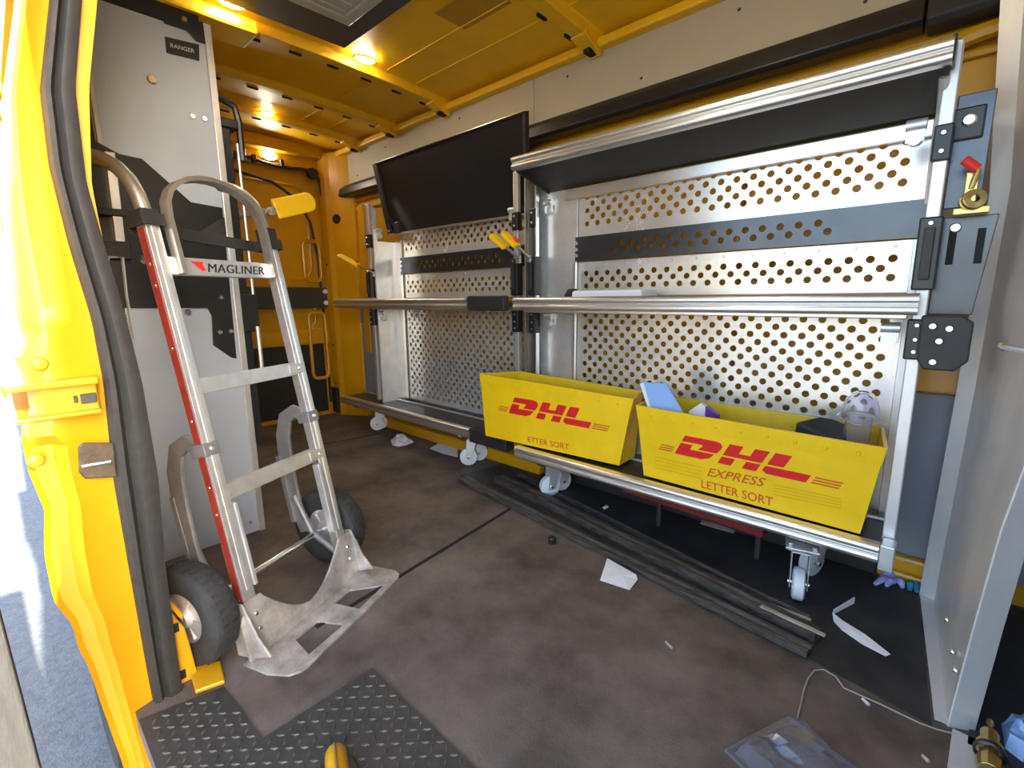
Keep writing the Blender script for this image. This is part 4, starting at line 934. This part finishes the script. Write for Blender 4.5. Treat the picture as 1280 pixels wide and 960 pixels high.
blob('crumpled_tissue', [tuple(FP(u,v)[:2]) for u,v in ((490,556),(488,550),(494,545),(503,543),(511,547),(517,552),(508,556),(498,558))], .0008, .028, M_PAPER, 'crumpled white tissue on the floor under the left shelves', 'tissue', 4)
sheet_on_floor('paper_sheet', ((537,561),(557,551),(572,553),(572,572),(556,568)), (.001,.010,.002,.002,.001), M_PAPER, 'white sheet of paper lying behind a caster of the left shelves', 'paper', z=.0008)
sheet_on_floor('card_scrap', ((880,645),(921,657),(917,667),(875,655)), (.003,.006,.001,.001), M_PINK, 'pinkish-brown card scrap below the right yellow bin', 'card')
blob('crumpled_wrapper', [tuple(FP(u,v)[:2]) for u,v in ((715,600),(717,594),(726,593),(733,599),(732,605),(722,604))], .0045, .02, M_PINK, 'crumpled pale wrapper on the floor below the left yellow bin', 'wrapper', 9)
sheet_on_floor('paper_scrap', ((753,635),(758,632),(761,634),(756,637)), (.001,.003,.001,.001), M_PAPER, 'tiny white paper scrap on the black sheet under the right shelves', 'paper')
# dark red cloth under the right bottom shelf
mb = MB(); mb.hexa([Vector(p) for p in ((-.92,1.61,.135),(-.40,1.61,.118),(-.40,1.70,.118),(-.92,1.70,.135),(-.92,1.61,.172),(-.40,1.61,.172),(-.40,1.70,.172),(-.92,1.70,.172))]); mb.cur = 1; mb.box((-.80,1.67,.0042),(-.78,1.69,.15)); mb.box((-.44,1.67,.0042),(-.42,1.69,.14))
tag(mb.build('storage_case', [M_DRED, M_BLACKM], bevel=.006), 'dark red low bench-like case under the right bottom shelf', 'case')
# gloves
def glove(name, palm, fingers, mt, label, seed):
    rnd = random.Random(seed); g = MB(); pts = [FP(u,v,.0045) for u,v in palm]; c0 = sum(pts,Vector())/len(pts)
    n = len(pts); vs = [c0+Vector((0,0,.022))]; ring = [p.lerp(c0,.45)+Vector((0,0,.018+rnd.uniform(-.006,.006))) for p in pts]
    vs += ring+pts; g.add(vs, [(0,1+i,1+(i+1)%n) for i in range(n)]+[(1+i,1+n+i,1+n+(i+1)%n,1+(i+1)%n) for i in range(n)]+[tuple(1+n+i for i in reversed(range(n)))])
    for (a,b) in fingers:
        p, q = FP(*a,.012), FP(*b,.009); m_ = p.lerp(q,.5)+Vector((0,0,.006)); g.tube([p,m_,q], [.011,.010,.006], 8)
    return tag(g.build(name, mt, smooth=True), label, 'glove', 'discarded gloves')
glove('disposable_glove', ((1100,722),(1098,714),(1106,709),(1118,711),(1128,716),(1126,726),(1112,728)), (((1108,724),(1094,730)),((1116,726),(1108,732)),((1124,726),(1128,734)),((1104,714),(1096,710))), M_LAV, 'lavender disposable glove at the right foot of the right shelves', 2)
glove('disposable_glove', ((1124,716),(1130,710),(1142,710),(1152,714),(1154,724),(1146,732),(1132,728)), (((1146,730),(1146,739)),((1138,730),(1137,737)),((1152,722),(1156,733))), M_TEAL, 'teal disposable glove crumpled beside the metal partition', 5)
# thin wire on the floor
wp_ = [(997,897),(1001,880),(1005,862),(1010,848),(1018,838),(1030,837),(1045,846),(1055,860),(1075,869),(1100,880),(1125,892),(1150,904),(1172,912),(1196,918)]
mb = MB(); mb.tube([FP(u,v,.0028) for u,v in wp_], .0018, 6); tag(mb.build('thin_wire', M_WIRE, smooth=True), 'thin pale wire curling over the floor to the partition', 'wire')
for i,(u,v,lab) in enumerate(((1082,877,'small white plastic peg on the floor just below the thin wire'),(1157,948,'pale splinter on the floor at the bottom edge near the partition'),(836,806,'pale scuffed flake on the open brown floor below the strips'))):
    a = FP(u-4,v-4,.003); b = FP(u+4,v+4,.003); mb = MB(); mb.tube([a,b],[.003,.004],6); tag(mb.build(('plastic_peg','wood_splinter','paint_flake')[i], (M_WHITE,M_PALEW,M_PINK)[i]), lab, ('peg','splinter','flake')[i])
# clear plastic clamshell
pk = [FP(905,940,.001),FP(985,897,.001),FP(1072,964,.001)]; e1 = pk[1]-pk[0]; e2 = pk[2]-pk[1]; e2 = e2.normalized()*.23; e1n = e1
cs = thing('clear_package', pk[1]-e1/2+e2/2, 'clear crinkled plastic clamshell package on the floor at the bottom edge', 'packaging')
def cp_(a,b,z): return pk[0]+e1*a+e2*b+Vector((0,0,z))
mb = MB(); gx = 16; gy = 18; rnd = random.Random(11); vs = []; fs = []
for j in range(gy+1):
    for i in range(gx+1):
        a, b = i/gx, j/gy; inn = .10<a<.90 and .08<b<.92; z = .004
        if inn: z = .030+.010*math.sin(a*9)*math.sin(b*7)+rnd.uniform(-.005,.005)
        r_ = math.hypot(a-.62,b-.32)
        if r_ < .20: z = .042-.02*r_
        vs.append(cp_(a,b,z))
for j in range(gy):
    for i in range(gx): fs.append((j*(gx+1)+i,j*(gx+1)+i+1,(j+1)*(gx+1)+i+1,(j+1)*(gx+1)+i))
o = MB().add(vs, fs).build('shell', M_CLEAR, cs); solid(o, .0008)
mb = MB(); mb.tube([cp_(0,0,.004),cp_(1,0,.004),cp_(1,1,.004),cp_(0,1,.004),cp_(0,0,.004)], .0028, 6); mb.tube([cp_(.96,.04,.006),cp_(.96,.96,.006)], .002, 6); mb.build('rim', M_CLEAR, cs)
# yellow capped stop at the step
q = P(420,948,'z',.02); st = thing('step_stop', (q.x,q.y,.006), 'small yellow rounded stop on black base on the diamond tread mat', 'stop')
dx = Vector((q.x,q.y,0)).normalized(); sx = Vector((-dx.y,dx.x,0))
def sp(a,b,z): return Vector((q.x,q.y,z))+dx*b+sx*a
mb = MB(); prof = []
for i in range(9): prof.append((.018*math.cos(PI*i/8), .022*math.sin(PI*i/8)))
vs = []; fs = []
rows = [(.018,1.,.050),(.030,.85,.040),(.036,.4,.012)]
base = [(-.10,1.0,.006)]
path = [(-.09,.054,1.1),(-.02,.050,1.0),(.010,.044,.95),(.026,.030,.72),(.032,.012,.5)]
n_ = 13
for b,h,w in path:
    for i in range(n_):
        a = PI*i/(n_-1); vs.append(sp(-.022*w*math.cos(a), b, .0085+(h-.0085)*math.sin(a)**.7))
for r in range(len(path)-1):
    for i in range(n_-1): fs.append((r*n_+i,r*n_+i+1,(r+1)*n_+i+1,(r+1)*n_+i))
fs += [tuple(range(n_)), tuple(range((len(path)-1)*n_,len(path)*n_))]
MB().add(vs, fs).build('stop_cap', M_YEL, st, smooth=True)
mb = MB(); mb.tube([sp(0,-.09,.0555),sp(0,-.01,.0505),sp(0,.012,.043)], .003, 6); mb.build('stop_ridge', M_GOLD, st)
mb = MB(); mb.prism([sp(-.055,-.10,.006),sp(.055,-.10,.006),sp(.032,.0,.006),sp(-.032,.0,.006)], (0,0,.008)); mb.build('stop_base', M_BLACK, st, bevel=.003)
# brass tool and blue film at the bottom right
q = P(1236,935,'z',.03); q = P(1236,945,'z',.01)
tl_ = thing('brass_fitting', (q.x,q.y,.005), 'small brassy fitting with silver tip at the foot of the partition', 'fitting')
ax_ = (P(1236,890,'z',.02)-P(1236,950,'z',.02)).normalized()
b0 = Vector((q.x,q.y,.022))
mb = MB(); mb.lathe([(0,-.06),(.018,-.06),(.020,-.03),(.014,-.026),(.016,0),(.021,.004),(.021,.014),(.013,.018),(.015,.05),(.010,.062),(0,.062)], b0, ax_, 12); mb.build('fitting_body', M_GOLD, tl_, smooth=False, bevel=.001)
mb = MB(); mb.lathe([(0,.095),(.006,.092),(.007,.08),(.004,.074),(.004,.06),(0,.06)], b0, ax_, 12); mb.build('fitting_tip', M_BOLT, tl_, smooth=True)
mb = MB(); mb.lathe([(.021,-.012),(.0245,-.010),(.0245,-.002),(.021,0)], b0, ax_, 16); mb.build('fitting_ring', M_BLACK, tl_, smooth=True)
blob('blue_film', [tuple(P(u,v,'z',.006)[:2]) for u,v in ((1252,905),(1262,895),(1285,898),(1310,915),(1305,950),(1278,952),(1256,935))], .0045, .035, M_LBLUE, 'light blue crumpled film on the mat at the bottom right corner', 'film', 6)
mb = MB(); a, b = P(1207,918,'z',.004), P(1200,985,'z',.004); strip_on_floor(a, b, .040, .0006,.004, mb); tag(mb.build('threshold_strip', M_PART), 'short bare metal strip on the floor at the foot of the partition', 'strip')

# ------------------------------------------------------------------ dome lamps
def lamp(p, nrm, label, L=.085, Wd=.045, along=(1,0,0)):
    p, nrm, al = Vector(p), Vector(nrm).normalized(), Vector(along).normalized(); sd = nrm.cross(al)
    t = thing('dome_lamp', p, label, 'lamp', 'small lit roof lamps')
    def oval(l, w, h, n=24): return [p+al*l*math.cos(2*PI*i/n)+sd*w*math.sin(2*PI*i/n)+nrm*h for i in range(n)]
    n = 24; vs = oval(L*.5,Wd*.5,0)+oval(L*.5,Wd*.5,.008)+oval(L*.42,Wd*.40,.010); fs = [(r*n+i,r*n+(i+1)%n,(r+1)*n+(i+1)%n,(r+1)*n+i) for r in range(2) for i in range(n)]
    MB().add(vs, fs).build('bezel', M_LINER, t, smooth=True)
    vs = oval(L*.42,Wd*.40,.009)+oval(L*.30,Wd*.28,.016)+[p+nrm*.018]; fs = [(i,(i+1)%n,n+(i+1)%n,n+i) for i in range(n)]+[(n+i,n+(i+1)%n,2*n) for i in range(n)]
    MB().add(vs, fs).build('lens', M_LAMP, t, smooth=True)
lamp(P(456,75,'z',1.955)+Vector((0,0,.010)), (0,0,-1), 'lit roof lamp at the corner of the dark roof hatch, beside a rib', .11, .06, (.1,1,0))
lamp(P(290,5,'z',1.955)+Vector((0,0,.010)), (0,0,-1), 'lit roof lamp at the top edge above the tall end panel', .11, .06, (.1,1,0))
lamp(P(334,142,'z',1.965)+Vector((0,0,.008)), (0,0,-1), 'lit roof lamp between the two rearmost ribs', .08, .05, (.1,1,0))
lamp((-.75,1.0,ceil_z(1.0)-.006), (0,0,-1), 'added unseen roof lamp over the front of the cargo space, brightening the side liner', .11, .06, (.1,1,0))  # extra lamp out of view, added to lift the light on the liner
lamp(P(336,195,'x',XR+.032), (1,0,-.1), 'lit oval lamp on the header above the rear doors', .11, .06, (0,1,0))

# ------------------------------------------------------------------ outside
mb = MB(); mb.add([(-60,-60,-.66),(60,-60,-.66),(60,60,-.66),(-60,60,-.66)], [(0,1,2,3)]); struct(mb.build('ground', M_GROUND), 'grey asphalt outside the van', 'ground')
# van rear wheel and tail corner seen past the jamb
wc = Vector((-2.02,.125,-.31)); wl = thing('van_wheel', wc, 'black rear tyre of the van glimpsed below the yellow jamb', 'wheel')
MB().lathe([(.19,-.03),(.27,-.05),(.335,-.045),(.35,-.02),(.35,.06),(.335,.08),(.19,.08),(.19,-.03)], wc, (0,1,0), 48).build('tyre', M_TYRE, wl, smooth=True)
MB().lathe([(0,.0),(.06,-.01),(.10,.015),(.185,.01),(.195,-.02),(.195,.05),(0,.05)], wc, (0,1,0), 32).build('rim', M_GALV, wl, smooth=True)
# weathered post beside the door
a = P(0,770,'x',-.9); b = P(50,960,'x',-.9)
dd = (a-b)/(a.z-b.z); bb = b + dd*(-.66-b.z); tt = b + dd*(.52-b.z)
mb = MB(); mb.hexa([Vector((bb.x,bb.y,-.66)),Vector((bb.x-.10,bb.y-.004,-.66)),Vector((bb.x-.10,bb.y-.16,-.66)),Vector((bb.x,bb.y-.16,-.66)),Vector((tt.x,tt.y,.52)),Vector((tt.x-.10,tt.y-.004,.52)),Vector((tt.x-.10,tt.y-.16,.52)),Vector((tt.x,tt.y-.16,.52))])
tag(mb.build('wooden_post', M_POST, bevel=.004), 'weathered grey post outside, cut by the lower left edge', 'post')

# ------------------------------------------------------------------ light
w = bpy.data.worlds.new('sky'); bpy.context.scene.world = w; w.use_nodes = True; nt = w.node_tree
sk = nt.nodes.new('ShaderNodeTexSky'); sk.sky_type = 'NISHITA'; sk.sun_disc = False
SUN_EL, SUN_AZ = math.radians(24), math.radians(-.75)
to_sun = Vector((math.cos(SUN_EL)*math.cos(SUN_AZ), -math.cos(SUN_EL)*math.sin(SUN_AZ), math.sin(SUN_EL)))
sk.sun_elevation = SUN_EL; sk.sun_rotation = math.atan2(to_sun.x, to_sun.y); sk.dust_density = 2.0; sk.air_density = 1.0
nt.links.new(sk.outputs[0], nt.nodes['Background'].inputs[0]); nt.nodes['Background'].inputs[1].default_value = .35
sl = bpy.data.lights.new('sun', 'SUN'); sl.energy = 13; sl.angle = math.radians(.6); sl.color = (1,.93,.80)
so = bpy.data.objects.new('sun', sl); C.objects.link(so); so.rotation_euler = to_sun.to_track_quat('Z','Y').to_euler()
vs_ = bpy.context.scene.view_settings; vs_.view_transform = 'Standard'; vs_.look = 'None'; vs_.exposure = 1.8; vs_.gamma = 1; vs_.use_curve_mapping = False
bpy.context.scene.cycles.max_bounces = 10; bpy.context.scene.cycles.use_denoising = True
